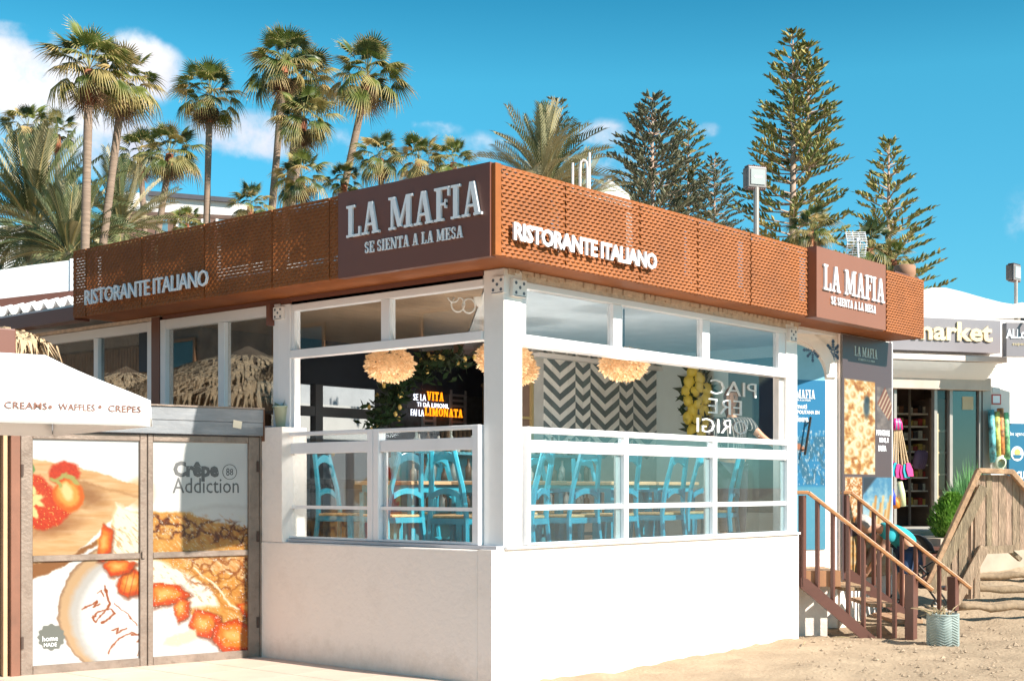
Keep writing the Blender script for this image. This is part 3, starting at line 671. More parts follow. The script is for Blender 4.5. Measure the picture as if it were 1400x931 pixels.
mb.build('door_handle', mat('black_metal', (.02, .02, .02), .35), ewo)
# blue tile ornaments (snowflake scrolls)
OB = mat('ornament_blue', (.09, .16, .27), .5)
def flake(F, px, py, r, d, full=True):
    s_, z_ = F.hit(px, py, d); mb = MB()
    for k in range(8):
        t = k*math.pi/4
        if not full and not (math.pi*.9 < t or t < .1): continue
        dx, dz = math.cos(t), math.sin(t); L = r*(1 if k % 2 == 0 else .8)
        p = F.p(s_+dx*r*.12, d, z_+dz*r*.12); q = F.p(s_+dx*L, d, z_+dz*L); mb.beam(p, q, .012, .006, up=F.n)
        for f in (.35, .55, .78):
            for e in (-1, 1):
                t2 = t+e*.7; c_ = F.p(s_+dx*L*f, d, z_+dz*L*f); g_ = .22*r; mb.beam(c_, c_+(F.u*math.cos(t2)+UP*math.sin(t2))*g_, .011, .006, up=F.n)
        mb.lathe(q, [(0, -.003), (.018, -.003), (.018, .003), (0, .003)], 6, F.n)
    return mb
flake(EW, 1139, 481, .125, -.004).build('tile_ornament', OB, ewo); flake(EW, 1111, 479, .12, -.004, False).build('tile_ornament', OB, ewo)
# thin quoin joints
mb = MB()
for y in (508, 548, 601, 640, 690, 735): z = EW.z(1140, y); mb.fbox(EW, bx1+.06, -.04, -.002, .001, z, z+.006)
mb.build('wall_joint', mat('joint_grey', (.55, .5, .48), .9), ewo)
# banner pier
BN = Frame(0, .1, 0); b0, b1 = BN.s(1150.5, 0), BN.s(1218, 0)
pier = MB().fbox(BN, b0+.01, b1-.01, .02, .3, 0, ZSO).build('wall_pier', WALLW, B)
MB().fbox(BN, b1-.01, b1+.03, -.01, .3, 0, ZSO-.001).build('wall_pier', WHITE, B)
def banner_fn(U, V):
    # canvas: photograph pixels, x 1150..1218, y 458..760
    X = 1150+U*68; Y = 458+V*302
    c = Canvas(X, Y, (.45, .37, .38)); n = vnoise(X/4.2, Y/4.8, 11); n2 = vnoise(X/1.9, Y/2.1, 5); n3 = vnoise(X/7, Y/7, 21)
    def tone(m, lo, mid, hi, t):
        t = np.clip(t, 0, 1); a = [np.where(t < .5, l+(d-l)*t*2, d+(h-d)*(t*2-1)) for l, d, h in zip(lo, mid, hi)]; c.mask(m, a)
    def rect(x0, x1, y0, y1): return np.clip((X-x0)*2, 0, 1)*np.clip((x1-X)*2, 0, 1)*np.clip((Y-y0)*2, 0, 1)*np.clip((y1-Y)*2, 0, 1)
    m = rect(1152, 1194, 512, 630); tone(m, (.75, .45, .18), (.93, .72, .42), (1, .95, .82), (n-.5)*2.6+.55)
    for (ex, ey) in ((1163, 530), (1172, 548), (1164, 565), (1174, 572), (1170, 592), (1181, 604), (1160, 601), (1184, 575)):
        c.ell(ex, ey, 6.5, 8, (1, .95, .78)); c.ell(ex+1, ey+1, 3.2, 4, (.86, .6, .3)); c.ell(ex, ey, 1.4, 2, (1, .95, .8))
    c.ell(1182, 545, 4, 13, (.32, .36, .38)); c.ell(1183, 536, 3, 4, (.2, .25, .28))
    m = rect(1196, 1218, 517, 571); tone(m, (.36, .3, .3), (.55, .48, .46), (.75, .68, .64), n3)
    for i in range(11): c.line([(1198+i*1.5, 545+i*1.9-6), (1208+i*1.2, 518+i*2.6)], 1.6, (.98, .82, .66) if i % 2 else (.62, .28, .16), 1, .9)
    m = rect(1153, 1176, 633, 690); tone(m, (.75, .42, .16), (.95, .72, .45), (1, .96, .86), (n2-.5)*2.8+.5)
    m = rect(1177, 1218, 633, 706); tone(m, (.35, .62, .78), (.66, .82, .88), (.92, .96, .97), (Y-636)/60+(n-.5))
    c.poly([(1177, 633), (1196, 633), (1180, 652), (1177, 655)], (.22, .24, .30))
    for i in range(9): c.line([(1184+i*3.2, 708), (1188+i*3.5, 676-(i % 3)*9)], 3.2, (.98, .84, .60) if i % 2 else (.88, .62, .32), 2)
    m = rect(1153, 1218, 707, 760); tone(m, (.80, .48, .22), (.95, .75, .5), (1, .93, .8), n*1.1)
    return c.c
bn = print_panel('printed_banner', BN, b0, b1, .55, BN.z(1151, 457), 0.0, 136, 300, banner_fn, B, .014)
BN.d = 0
mb = MB(); slab_text(mb, BN, 'LA MAFIA', BN.s(1168, -.014), BN.s(1199, -.014), BN.z(1168, 486, -.014), BN.z(1168, 473, -.014), -.0145, .004); mb.build('banner_letters', mat('pale_teal_letters', (.5, .62, .62), .5), bn)
mb = MB(); text(mb, BN, 'SE SIENTA A LA MESA', BN.s(1173, -.014), BN.s(1196, -.014), BN.z(1173, 492.5, -.014), BN.z(1173, 489.5, -.014), -.0145, .003); mb.build('banner_letters', MATS['pale_teal_letters'], bn)
for t_, y0, y1, pa, pb in (('MANGIARE', 595, 587, 1198, 1216), ('BENE, E', 605.5, 598, 1202, 1214.5), ('BASTA', 616.5, 608.5, 1200.5, 1211.5)):
    mb = MB(); text(mb, BN, t_, BN.s(pa, -.014), BN.s(pb, -.014), BN.z(pa, y0, -.014), BN.z(pa, y1, -.014), -.0145, .003, .05); mb.build('banner_letters', LETTER, bn)

# ------------------------------------------------------------------ inside the dining room
def wob(n=1): return random.uniform(-n, n)
PEND = mat('feather_cream', (.70, .50, .30), .8, var=.25, scale=18, em=(1, .62, .3), ems=.10, trans=.25)
def pendant(p, r, label, cord_top=3.34):
    t = thing('pendant_lamp', label, 'pendant lamp', p, 'feather pendant lamps in the dining room')
    MB().lathe(p, [(r*.55*math.cos(a), r*.42*math.sin(a)) for a in [rad(-90+i*18) for i in range(11)]], 14).build('lamp_shade', PEND, t, True)
    mb = MB()
    for i in range(1900):
        a = random.uniform(0, 6.283); z = random.uniform(-1, .96); rr = math.sqrt(1-z*z)
        n = Vector((rr*math.cos(a), rr*math.sin(a), z*.72)); o = Vector(p)+n*r*random.uniform(.66, .90)
        tip = o + (n*.17+Vector((wob(.10), wob(.10), -.03+wob(.08))))*r
        s_ = n.cross(Vector((wob(), wob(), wob()))).normalized()*r*.042; mid = o*.45+tip*.55+n*r*.03
        mb.add([o, mid+s_, tip, mid-s_], [(0, 1, 2, 3)])
    tag(mb.build('feather', PEND, t), kind='stuff')
    ld = bpy.data.lights.new('lamp_bulb', 'POINT'); ld.energy = 15; ld.color = (1, .92, .84); ld.shadow_soft_size = .12; lo = bpy.data.objects.new('lamp_bulb', ld); col.objects.link(lo); lo.parent = t; lo.location = (0, 0, -r*2.4)
    if cord_top: MB().tube([Vector(p)+UP*r*.5, Vector((p[0], p[1], cord_top))], .008, 5).build('lamp_cord', mat('black_metal', (.02, .02, .02), .4), t)
pendant(tuple(at(533, 498, 12.6)), .235, 'round cream feather pendant lamp hanging by the left windows above the dark wall')
pendant(tuple(at(688, 490, 11.7)), .235, 'round cream feather pendant lamp half hidden behind the white corner pillar')
pendant(tuple(at(706, 505, 14.2)), .235, 'farther cream feather pendant lamp peeping out below the one at the corner pillar')
pendant(tuple(at(853, 497, 13.2)), .235, 'round cream feather pendant lamp in front of the grey and white chevron tiles')
# looped lamp by the upper left panes
t = thing('loop_lamp', 'white looped ring lamp with a small white shade behind the upper left panes', 'ceiling lamp', tuple(at(636, 410, 12.4)))
LW = mat('lamp_white', (.8, .78, .75), .4)
for px, py, r, k in ((620, 404, .052, 0), (626, 416, .06, 1), (641, 418, .058, 2), (640, 396, .045, 3)):
    c = at(px, py, 12.4+k*.02); MB().tube([c+RGT*r*math.cos(a*math.pi/10)+UP*r*1.15*math.sin(a*math.pi/10) for a in range(21)], .009, 6).build('ring', LW, t, True)
c = at(655, 404, 12.4); MB().lathe(c, [(0, -.11), (.02, -.10), (.045, -.05), (.06, .02), (.06, .10), (.03, .12), (0, .12)], 12).build('lamp_shade', LW, t, True)
MB().tube([c+UP*.11, Vector((c.x, c.y, 3.34))], .008, 5).build('lamp_cord', LW, t)
# ceiling track
MB().beam(at(575, 478, 13.6), at(618, 474, 14.1), .04).build('ceiling_track', mat('black_metal', (.02, .02, .02), .4), B)
# neon sign
NW = mat('neon_white', (.8, .85, 1), .4, em=(.80, .85, 1), ems=.95); NO = mat('neon_orange', (1, .5, .05), .4, em=(1, .27, .005), ems=.95)
t = thing('neon_sign', 'glowing white and orange neon lettering on the dark wall beside the lemon vine', 'neon sign', tuple(BW.p(BW.s(600), -.12, 2.3)))
for s_, pa, pb, ya, yb, m_, sb in (('SE LA', 565, 582, 547, 538, NW, 0), ('VITA', 583.5, 606, 547, 535, NO, 1), ('TI DÀ LIMONI,', 570, 613, 556.5, 548, NW, 0), ('FAI LA', 561.5, 579, 568, 559, NW, 0), ('LIMONATA', 580.5, 632, 568, 556.5, NO, 1)):
    mb = MB(); fa, fb = BW.s(pa, -.1), BW.s(pb, -.1); z0, z1 = BW.z(pa, ya, -.1), BW.z(pa, yb, -.1)
    slab_text(mb, BW, s_, fa, fb, z0, z1, -.1, .01, gap=.16) if sb else text(mb, BW, s_, fa, fb, z0, z1, -.1, .01, -.006, space=1.1); mb.build('neon_word', m_, t)
# lemon vine
LEAFD = mat('dark_leaf', (.018, .04, .016), .5, var=.4, scale=6, spec=.3); LEMON = mat('lemon_yellow', (.60, .42, .12), .5, var=.1)
t = thing('lemon_vine', 'dark leafy lemon vine arching round the neon sign on the wall', 'plant', tuple(BW.p(2.6, -.2, 2)))
mb = MB(); lem = []
for i in range(900):
    u = random.random(); path = [(512, 588), (528, 560), (543, 530), (565, 505), (600, 492), (636, 492)]; k = min(4, int(u*5)); f = u*5-k
    px = path[k][0]*(1-f)+path[k+1][0]*f+random.gauss(0, 9); py = path[k][1]*(1-f)+path[k+1][1]*f+random.gauss(0, 9)
    c = at(px, py, 14.6+wob(.5)); c.y = min(c.y, 4.85); d = Vector((wob(), wob(), wob())).normalized(); s_ = d.orthogonal().normalized()*.025
    mb.add([c, c+d*.06+s_, c+d*.12, c+d*.06-s_], [(0, 1, 2, 3)])
    if i % 30 == 0: lem.append(c)
tag(mb.build('leaf', LEAFD, t), kind='stuff')
mb = MB(); mb.tube([at(512, 590, 14.8), at(530, 555, 14.7), at(560, 508, 14.7), at(610, 492, 14.7)], .02, 5); mb.build('stem', mat('bark_brown', (.12, .08, .05), .9), t)
lm = None
for c in lem:
    if lm is None: lm = MB().lathe((0, 0, 0), [(0, -.03), (.013, -.025), (.021, -.01), (.022, .007), (.013, .024), (0, .031)], 8).build('lemon', LEMON, t, True, world=False).data; t.children[-1].location = c-t.location
    else: inst('lemon', lm, t, c-t.location)
# yellow lemon garland on the mural wall
MW = Frame(6.62, 0, rad(-90))
t = thing('lemon_garland', 'garland of big yellow lemons hanging on the pale wall right of the chevron tiles', 'decoration', tuple(MW.p(MW.s(955), -.1, 2.2)))
big = MB().lathe((0, 0, 0), [(0, -.1), (.03, -.09), (.07, -.04), (.082, .01), (.07, .05), (.03, .09), (0, .105)], 12); bm_ = None
mb = MB()
for (px, py) in ((948, 508), (958, 518), (944, 522), (967, 532), (950, 536), (958, 528), (943, 548), (957, 551), (967, 545), (948, 560), (964, 562), (942, 571), (955, 575), (966, 580), (948, 588), (960, 590), (940, 535), (955, 500)):
    s_, z_ = MW.hit(px, py, -.1); c = MW.p(s_, -.1+wob(.02), z_)
    if bm_ is None: o = big.build('lemon', mat('lemon_pale', (.75, .60, .10), .5, var=.12), t, True, world=False); bm_ = o.data; o.location = c-t.location; o.rotation_euler = (wob(), wob(), 0)
    else: inst('lemon', bm_, t, c-t.location, (wob(), wob(), 0))
    for k in range(5):
        d = Vector((-.2, wob(), wob())).normalized(); s2 = d.cross(Vector((1, 0, 0))).normalized()*.03; mb.add([c, c+d*.09+s2, c+d*.2, c+d*.09-s2], [(0, 1, 2, 3)])
tag(mb.build('leaf', LEAFD, t), kind='stuff')
# glass screen with mirrored lettering
GS = Frame(0, .60, 0)
t = thing('glass_screen', 'clear glass screen with white lettering seen in mirror writing in front of the woman', 'glass screen', tuple(GS.p(GS.s(1010), 0, .6)))
pane(GS, GS.s(953), GS.s(1038), 1.0, 2.98, 0, glassmat('clear_screen', (.95, .96, .96), .008), t)
MB().fbox(GS, GS.s(953), GS.s(1038), -.02, .03, .95, 1.0).build('glass_clamp', ALU, t)
for s_, pa, pb, ya, yb in (('PIAC', 972, 1034, 541, 521), ('ERE', 969, 1014, 567, 547), ('ORIGI', 953, 1022, 593, 574)):
    mb = MB(); text(mb, GS, s_, GS.s(pa, -.01), GS.s(pb, -.01), GS.z(1000, ya, -.01), GS.z(1000, yb, -.01), -.002, .012, -.012, mirror=True); fixn(mb.build('lettering', mat('white_vinyl', (.85, .87, .87), .5, em=(1, 1, 1), ems=.0), t))
# framed blue and white pictures / shelves on the mural wall
def mural_fn(U, V):
    c = Canvas(U*100, V*100, (.62, .72, .73)); n = vnoise(U*8, V*6, 2)
    c.poly([(30, 20), (62, 8), (100, 30), (100, 78), (30, 92)], (.14, .30, .46)); c.mask(np.clip((n-.5)*5, 0, 1)*.35, (.45, .62, .70))
    for i in range(5): c.poly([(70, 18+i*5.2), (90, 16+i*5.2), (90, 19.5+i*5.2), (70, 21.5+i*5.2)], (.86, .84, .78), .5)
    return c.c
print_panel('wall_mural', MW, -1.9, -.72, 1.3, 3.2, -.004, 60, 60, mural_fn, B, .006)
# bar stools
def make_stool():
    t = thing('bar_chair', 'x', 'bar chair', (0, 0, 0), 'turquoise wooden bar chairs in the dining room')
    H = .74; w = .19; bt = .26; hb = 1.32
    for sx in (-1, 1):
        MB().beam((sx*bt*.85, -.22, 0), (sx*w, -.18, H), .042).build('leg', TURQ, t)
        mb = MB(); mb.tube([(sx*bt*.9, .25, 0), (sx*w, .18, H), (sx*w*.86, .20, H+.25), (sx*w*.62, .27, hb)], .025, 6); mb.build('back_post', TURQ, t)
    MB().box(-w-.02, w+.02, -.21, .20, H-.055, H-.005).build('seat_frame', TURQ, t)
    bevel(MB().box(-w-.015, w+.015, -.205, .175, H-.004, H+.02).build('seat', RUSH, t), .008)
    for (x0, y0, x1, y1, z) in ((-.23, -.215, .23, -.215, .2), (-.22, -.205, .22, -.205, .45), (-.23, .24, .23, .24, .28), (-.225, .22, .225, .22, .5)):
        MB().beam((x0*.95, y0, z), (x1*.95, y1, z), .022, .035).build('stretcher', TURQ, t)
    for sx in (-1, 1):
        for z in (.24, .4): MB().beam((sx*.215, -.21, z), (sx*.225, .23, z), .02, .035).build('stretcher', TURQ, t)
    for z0, hh in ((H+.16, .05), (H+.46, .07)):
        mb = MB(); n = 6; wz = .165*(1-.28*(z0-H)/.5)
        for i in range(n):
            a, b_ = -wz+2*wz*i/n, -wz+2*wz*(i+1)/n; y = .20+(z0-H)*.10
            za = z0+.05*(1-(a/wz)**2); zb = z0+.05*(1-(b_/wz)**2)
            mb.hexa([(a, y-.012, za), (b_, y-.012, zb), (b_, y+.012, zb), (a, y+.012, za), (a, y-.012, za+hh), (b_, y-.012, zb+hh), (b_, y+.012, zb+hh), (a, y+.012, za+hh)])
        mb.build('back_slat', TURQ, t)
    return t
def make_table():
    t = thing('bar_table', 'x', 'table', (0, 0, 0), 'high turquoise bar tables in the dining room')
    bevel(MB().box(-.38, .38, -.38, .38, 1.03, 1.065).build('tabletop', mat('table_wood', (.45, .28, .15), .5, var=.2, stretch=(1, 8, 1)), t), .006)
    MB().box(-.33, .33, -.33, .33, .96, 1.028).build('apron', TURQ, t)
    for sx in (-1, 1):
        for sy in (-1, 1): MB().beam((sx*.32, sy*.32, 0), (sx*.32, sy*.32, .96), .055).build('leg', TURQ, t)
        MB().beam((sx*.32, -.3, .22), (sx*.32, .3, .22), .03, .04).build('stretcher', TURQ, t)
    return t
st, tb = make_stool(), make_table()
spots = [(.75, 2.55, 15, 'at the left end of the shaded windows'), (.62, 1.75, 170, 'middle of the left windows beside the centre post'), (.72, 1.02, 100, 'right half of the left windows close to the glass'), (1.45, 2.35, 200, 'in the second row of the left windows'),
         (.95, .52, 200, 'corner pillar, just inside the first sunny window'), (1.62, .5, 175, 'first sunny window, centre, close to the glass'), (2.3, .55, 185, 'first post of the sunny windows'), (3.05, .52, 182, 'second sunny window, back post lit by sun'),
         (3.75, .62, 170, 'second sunny window, right end beside the shelf'), (4.5, .75, 200, 'last sunny window, left edge'), (1.2, 1.45, 10, 'first sunny window, far side of the table'), (2.05, 1.6, -8, 'first sunny window, second row at its right'),
         (2.9, 1.7, 6, 'second sunny window, far side of the table'), (3.7, 1.75, -12, 'second sunny window, second row at its right'), (2.2, 3.0, 30, 'left windows, third row below the neon sign')]
for i, (x, y, a, w_) in enumerate(spots):
    o = st if i == 0 else copy_tree(st); o.location = (x, y, ZF); o.rotation_euler = (0, 0, rad(a)); o['label'] = 'turquoise bar chair, ' + w_
for i, (x, y, w_) in enumerate([(1.35, .98, 'behind the first sunny window near the corner pillar'), (2.95, 1.1, 'behind the second sunny window'), (1.05, 1.95, 'behind the centre post of the left windows'), (3.9, 1.2, 'between the second and last sunny windows'), (1.9, 2.8, 'in the third row under the lemon vine')]):
    o = tb if i == 0 else copy_tree(tb); o.location = (x, y, ZF); o['label'] = 'high turquoise table with wooden top ' + w_
# colourful cushions, glasses and bottle shelves low in the room
t = thing('bottle_shelf', 'low shelf unit with glasses and bottles behind the sunny windows', 'shelf', (3.2, 2.7, ZF))
for z in (.75, 1.05, 1.35): MB().box(1.7, 4.9, 2.55, 2.85, ZF+z, ZF+z+.03).build('shelf_board', mat('shelf_blue', (.05, .26, .33), .5), t)
MB().box(1.7, 4.9, 2.86, 2.9, ZF, ZF+1.4).build('back_panel', mat('teal_panel', (.05, .30, .36), .6, var=.1), t)
for z in (.78, 1.08, 1.38):
    for c_, m_ in ((0, mat('bottle_glass', (.35, .42, .40), .15)), (1, mat('jar_pale', (.7, .68, .62), .4)), (2, mat('bottle_brown', (.14, .10, .07), .2))):
        mb = MB()
        for i in range(10): x = 1.8+(i*3+c_)*.1; h = random.uniform(.12, .24); mb.lathe((x, 2.68+wob(.05), ZF+z+.002), [(.0, 0), (.035, 0), (.035, h*.6), (.014, h*.75), (.014, h), (0, h)], 7)
        tag(mb.build('bottles', m_, t, True), kind='stuff')
MB().box(XE-.3, XE-.13, .6, 1.0, ZF, ZF+.0).build('x', DARK, B) if False else None
# added floor lifting the figure that stands in for a reflected woman
MB().box(4.25, 6.6, .62, 3.0, ZF+.001, ZF+.38).build('raised_floor', MATS['interior_floor'], B)
MB().box(0.16, .165, 0, 0, 0, 0) if False else None
# white court wall seen through the partition window
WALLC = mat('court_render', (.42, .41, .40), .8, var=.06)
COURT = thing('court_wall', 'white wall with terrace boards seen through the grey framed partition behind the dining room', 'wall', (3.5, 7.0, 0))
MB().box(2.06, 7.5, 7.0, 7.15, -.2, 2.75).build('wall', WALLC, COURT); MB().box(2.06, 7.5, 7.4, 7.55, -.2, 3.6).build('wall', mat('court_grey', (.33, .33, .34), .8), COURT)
MB().box(2.06, 7.5, 6.9, 6.99, 1.2, 1.28).build('ledge', WHITE, COURT)
MB().box(2.06, 2.4, 6.3, 6.9, 0, 1.25).build('pale_bench', mat('pale_aqua', (.45, .58, .60), .6), COURT)

# ------------------------------------------------------------------ kiosk
KF = Frame(0, YL, rad(-13.5))
ks = lambda px, d=0: KF.s(px, d)
K = thing('kiosk', 'crepe kiosk front of metal framed doors with big food posters and grey header box', 'kiosk', tuple(KF.p(-1.1, 0, 0)))
FRM = mat('worn_metal_frame', (.235, .18, .145), .5, metal=.4, var=.25, scale=4, bump=.2, dirt=.5, dirtc=(.12, .07, .05))
kzt, kzb = KF.z(340, 603), .012
def kbox(name, pa, pb, z0, z1, d0, d1, m, parent=K, bv=.004):
    return bevel(MB().fbox(KF, ks(pa), ks(pb), d0, d1, z0, z1).build(name, m, parent), bv, 1)
kz = lambda px, py: KF.z(px, py)
z_top, z_mid1, z_mid0, z_b1 = kz(200, 603), kz(200, 755), kz(200, 763), kz(200, 911)
for k, (pa, pb) in enumerate(((27, 199.5), (200.5, 353))):
    a0, a1 = ks(pa), ks(pb); w0, w1 = ((.10, .065), (.05, .11))[k]
    mb = MB().fbox(KF, a0, a0+w0, -.03, .02, .02, z_top+.06).fbox(KF, a1-w1, a1, -.03, .02, .02, z_top+.06)
    mb.fbox(KF, a0+w0, a1-w1, -.028, .018, z_top, z_top+.058).fbox(KF, a0+w0, a1-w1, -.028, .018, z_mid0, z_mid1).fbox(KF, a0+w0, a1-w1, -.028, .018, .022, .022+.075)
    fr = bevel(mb.build('door_leaf', FRM, K), .005, 1)
    for z in ((.3, 1.1, 1.75) if k else (.25, 1.7)): MB().fbox(KF, a1-.03 if k else a0+.0, a1-.01 if k else a0+.02, -.045, -.031, z, z+.1).build('hinge', mat('dark_rust', (.06, .035, .025), .7), fr)
    if k == 0: MB().fbox(KF, a1-.05, a1-.02, -.05, -.031, .98, 1.04).build('latch', FRM, fr)
def crepe_fn(ulo, uhi, vlo, vhi):
    def fn(U, V):
        u = ulo+(uhi-ulo)*U; v = vlo+(vhi-vlo)*V
        X = 95+u*755; Y = (103+u*12)+v*((905-u*55)-(103+u*12))
        c = Canvas(X+13*(vnoise(X/26, Y/26, 51)-.5)+6*(vnoise(X/9, Y/9, 52)-.5), Y+13*(vnoise(X/26, Y/26, 53)-.5)+6*(vnoise(X/9, Y/9, 54)-.5), (.985, .98, .97)); n = vnoise(X/14, Y/14, 1); n2 = vnoise(X/5, Y/5, 4, 3); n3 = vnoise(X/70, Y/9, 9); n4 = vnoise(X/40, Y/40, 2)
        c.mask(np.clip((Y-500)/300, 0, 1)*.08, (.80, .82, .86))
        # board
        col_ = [.84+.13*n3, .62+.20*n3, .38+.26*n3]
        c.ell(470, 285, 55, 50, (.93, .80, .62), 0, 26); 
        c.poly([(90, 510), (245, 490), (345, 430), (335, 452), (195, 535), (90, 585)], (.62, .40, .22), 6)
        c.poly([(90, 165), (190, 182), (330, 215), (470, 262), (478, 292), (400, 350), (250, 492), (90, 516)], col_, 5)
        c.line([(240, 240), (470, 300)], 3, (.62, .4, .22), 14, .6); c.line([(95, 440), (330, 300)], 2, (.7, .48, .3), 16, .5)
        c.ell(285, 290, 60, 34, (.50, .28, .14), 20, 40, .55); c.ell(185, 398, 80, 26, (.55, .30, .15), -15, 34, .6)
        # strawberries
        red = [.76+.16*n2, .20+.1*n2, .08+.06*n2]
        c.poly([(88, 222), (135, 225), (175, 265), (228, 325), (236, 352), (205, 385), (145, 412), (100, 398), (88, 380)], red, 10)
        c.ell(140, 300, 60, 22, (.90, .38, .22), 50, 40, .35)
        sp = np.clip((vnoise(X/3.2, Y/3.6, 31, 1)-.80)*9, 0, 1); c.mask(sp*(c.c[0] > .7)*(c.c[1] < .35), (.95, .72, .35))
        c.ell(215, 218, 52, 40, red, 0, 9); c.ell(230, 292, 50, 56, (.93, .42, .12), -12, 8); c.ell(228, 288, 36, 42, (.97, .66, .30), -12, 12); c.ell(225, 280, 18, 30, (1, .86, .60), -12, 12)
        for (lx, ly, la) in ((185, 240, 20), (210, 228, -30), (235, 232, 10), (200, 255, 60), (250, 245, 40)): c.ell(lx, ly, 19, 7, (.62+.2*n.mean(), .68, .38), la, 4)
        for (lx, ly, la) in ((112, 275, 60), (125, 300, 0), (108, 325, -40), (118, 350, 70), (130, 318, 30)): c.ell(lx, ly, 22, 9, (.90, .88, .60), la, 5)
        c.ell(105, 205, 14, 20, (.45, .6, .35), 0, 6)
        # plate behind, top right
        c.ell(760, 372, 150, 50, (.93, .92, .90), 0, 14); c.ell(760, 376, 138, 42, (.97, .96, .95), 0, 10)
        # big plate
        m0 = (Y > 300)
        c.ell(505, 705, 312, 285, (.62, .47, .36), 8, 5, 1.0); c.ell(500, 706, 300, 278, (.84, .69, .52), 8, 10)
        c.ell(520, 715, 288, 262, (.80, .78, .76), 8, 20); c.ell(535, 725, 268, 248, (.975, .97, .965), 8, 26)
        # crêpe body
        gold = [.94-.10*n, .66-.14*n+.1*n2, .34-.16*n+.1*n2]
        c.poly([(325, 440), (372, 400), (388, 318), (430, 345), (500, 350), (560, 348), (640, 352), (720, 378), (900, 415), (900, 870), (800, 870), (700, 800), (640, 700), (540, 620), (500, 560), (330, 500)], gold, 8)
        c.poly([(372, 405), (390, 315), (428, 340), (470, 352), (520, 400), (500, 470), (440, 500), (360, 492)], (1, .965, .88), 14)
        c.poly([(420, 500), (530, 500), (640, 560), (720, 610), (740, 680), (640, 690), (560, 620), (470, 560)], (1, .97, .91), 16)
        c.poly([(600, 500), (700, 540), (900, 600), (900, 500), (700, 470)], [.96-.1*n2, .80-.2*n2, .55-.2*n2], 14)
        # chocolate lattice on the upper side
        band = np.clip(.5-np.abs(Y-(398+(X-560)*.10))/95, 0, 1)*np.clip((X-505)/20, 0, 1)
        r1 = np.abs(np.sin((X*.75+Y*.9)/21+4*n4)); r2 = np.abs(np.sin((X*.6-Y*1.2)/25+5*n4)); lat = np.clip(1.15-np.minimum(r1, r2)*2.3, 0, 1)
        c.mask(np.clip(band*6, 0, 1)*lat*.95, (.34, .12, .04)); c.mask(np.clip(band*4-.4, 0, 1)*np.clip((n-.5)*4, 0, 1)*.75, (.50, .24, .10))
        low = np.clip((X-620)/30, 0, 1)*np.clip((Y-480)/20, 0, 1)*np.clip((640-(Y-(X-700)*.3))/40, 0, 1); c.mask(low*lat*.75, (.55, .27, .10)); c.mask(np.clip((X-800)/25, 0, 1)*np.clip((Y-480)/20, 0, 1)*np.clip((n2-.35)*3, 0, 1)*.8, (.50, .22, .08))
        c.line([(640, 540), (720, 620), (760, 690), (860, 730)], 6, (.80, .52, .22), 6); c.line([(655, 535), (740, 615), (780, 680), (860, 712)], 7, (1, .96, .86), 6)
        st_ = vnoise((X+Y)/34, (X-Y)/9, 61); body = np.clip((X-335)/30, 0, 1)*np.clip((Y-350)/20, 0, 1)*np.clip(((X-330)*.62+500-Y)/30+2.2, 0, 1); c.mask(body*np.clip((st_-.58)*6, 0, 1)*.55, (.86, .50, .20)); c.mask(body*np.clip((.36-st_)*7, 0, 1)*.5, (1, .95, .84))
        # cut strawberries
        for wp_ in ([(395, 575), (440, 535), (498, 560), (492, 620), (430, 645), (395, 620)], [(500, 645), (522, 590), (602, 598), (645, 640), (600, 668), (522, 684)], [(588, 690), (610, 645), (642, 662), (634, 722), (600, 746)], [(640, 748), (660, 690), (738, 718), (752, 770), (704, 806), (650, 786)], [(716, 812), (732, 748), (800, 735), (870, 775), (865, 860), (760, 860)], [(322, 502), (345, 392), (378, 408), (374, 480), (345, 508)], [(344, 520), (380, 498), (458, 512), (434, 550), (370, 564)], [(800, 672), (880, 660), (880, 730), (826, 722)]):
            gx = sum(p[0] for p in wp_)/len(wp_); gy = sum(p[1] for p in wp_)/len(wp_); sc_ = lambda k, ox=0, oy=0: [(gx+ox+(p[0]-gx)*k, gy+oy+(p[1]-gy)*k) for p in wp_]
            c.poly(sc_(1.10, 3, 5), (.45, .16, .05), 12, .75); c.poly(wp_, [.76+.16*n, .20+.18*n2, .05+.06*n2], 5); c.poly(sc_(.72, -3, -4), [.93, .42+.2*n, .12+.1*n], 12); c.poly(sc_(.36, -6, -5), (1, .78, .45), 16, .85)
        for (ex, ey, rx, ry, ro) in ((-500, -500, 1, 1, 0),) or ((352, 445, 30, 52, 8), (392, 525, 66, 34, 6), (445, 588, 58, 54, 25), (560, 640, 88, 40, 12), (618, 690, 34, 52, -10), (690, 742, 84, 54, 24), (782, 796, 74, 50, 5), (850, 780, 44, 66, -8), (800, 690, 60, 16, 14)):
            c.ell(ex, ey, rx, ry, [.74+.2*n, .22+.2*n2, .05+.06*n2], ro, 6); c.ell(ex-5, ey-7, rx*.80, ry*.66, [.92+.06*n, .40+.2*n2, .10+.1*n2], ro, 10); c.ell(ex-12, ey-9, rx*.40, ry*.30, (1, .74, .36), ro, 16); c.ell(ex+rx*.3, ey+ry*.5, rx*.5, ry*.25, (.55, .14, .03), ro, 14, .6)
        st = np.clip(1-np.abs(np.sin(X/6.5+Y/30))*2.2, 0, 1)*(np.hypot((X-440)/50, (Y-588)/52) < 1); c.mask(st*.7, (.62, .25, .08))
        c.poly([(560, 800), (660, 770), (668, 810), (600, 838), (555, 830)], (1, .93, .78), 14)
        # glossy syrup sparkle
        c.mask(np.clip((vnoise(X/4, Y/4, 77, 2)-.74)*12, 0, 1)*((Y > 340) & (X > 500))*.8, (1, .97, .9))
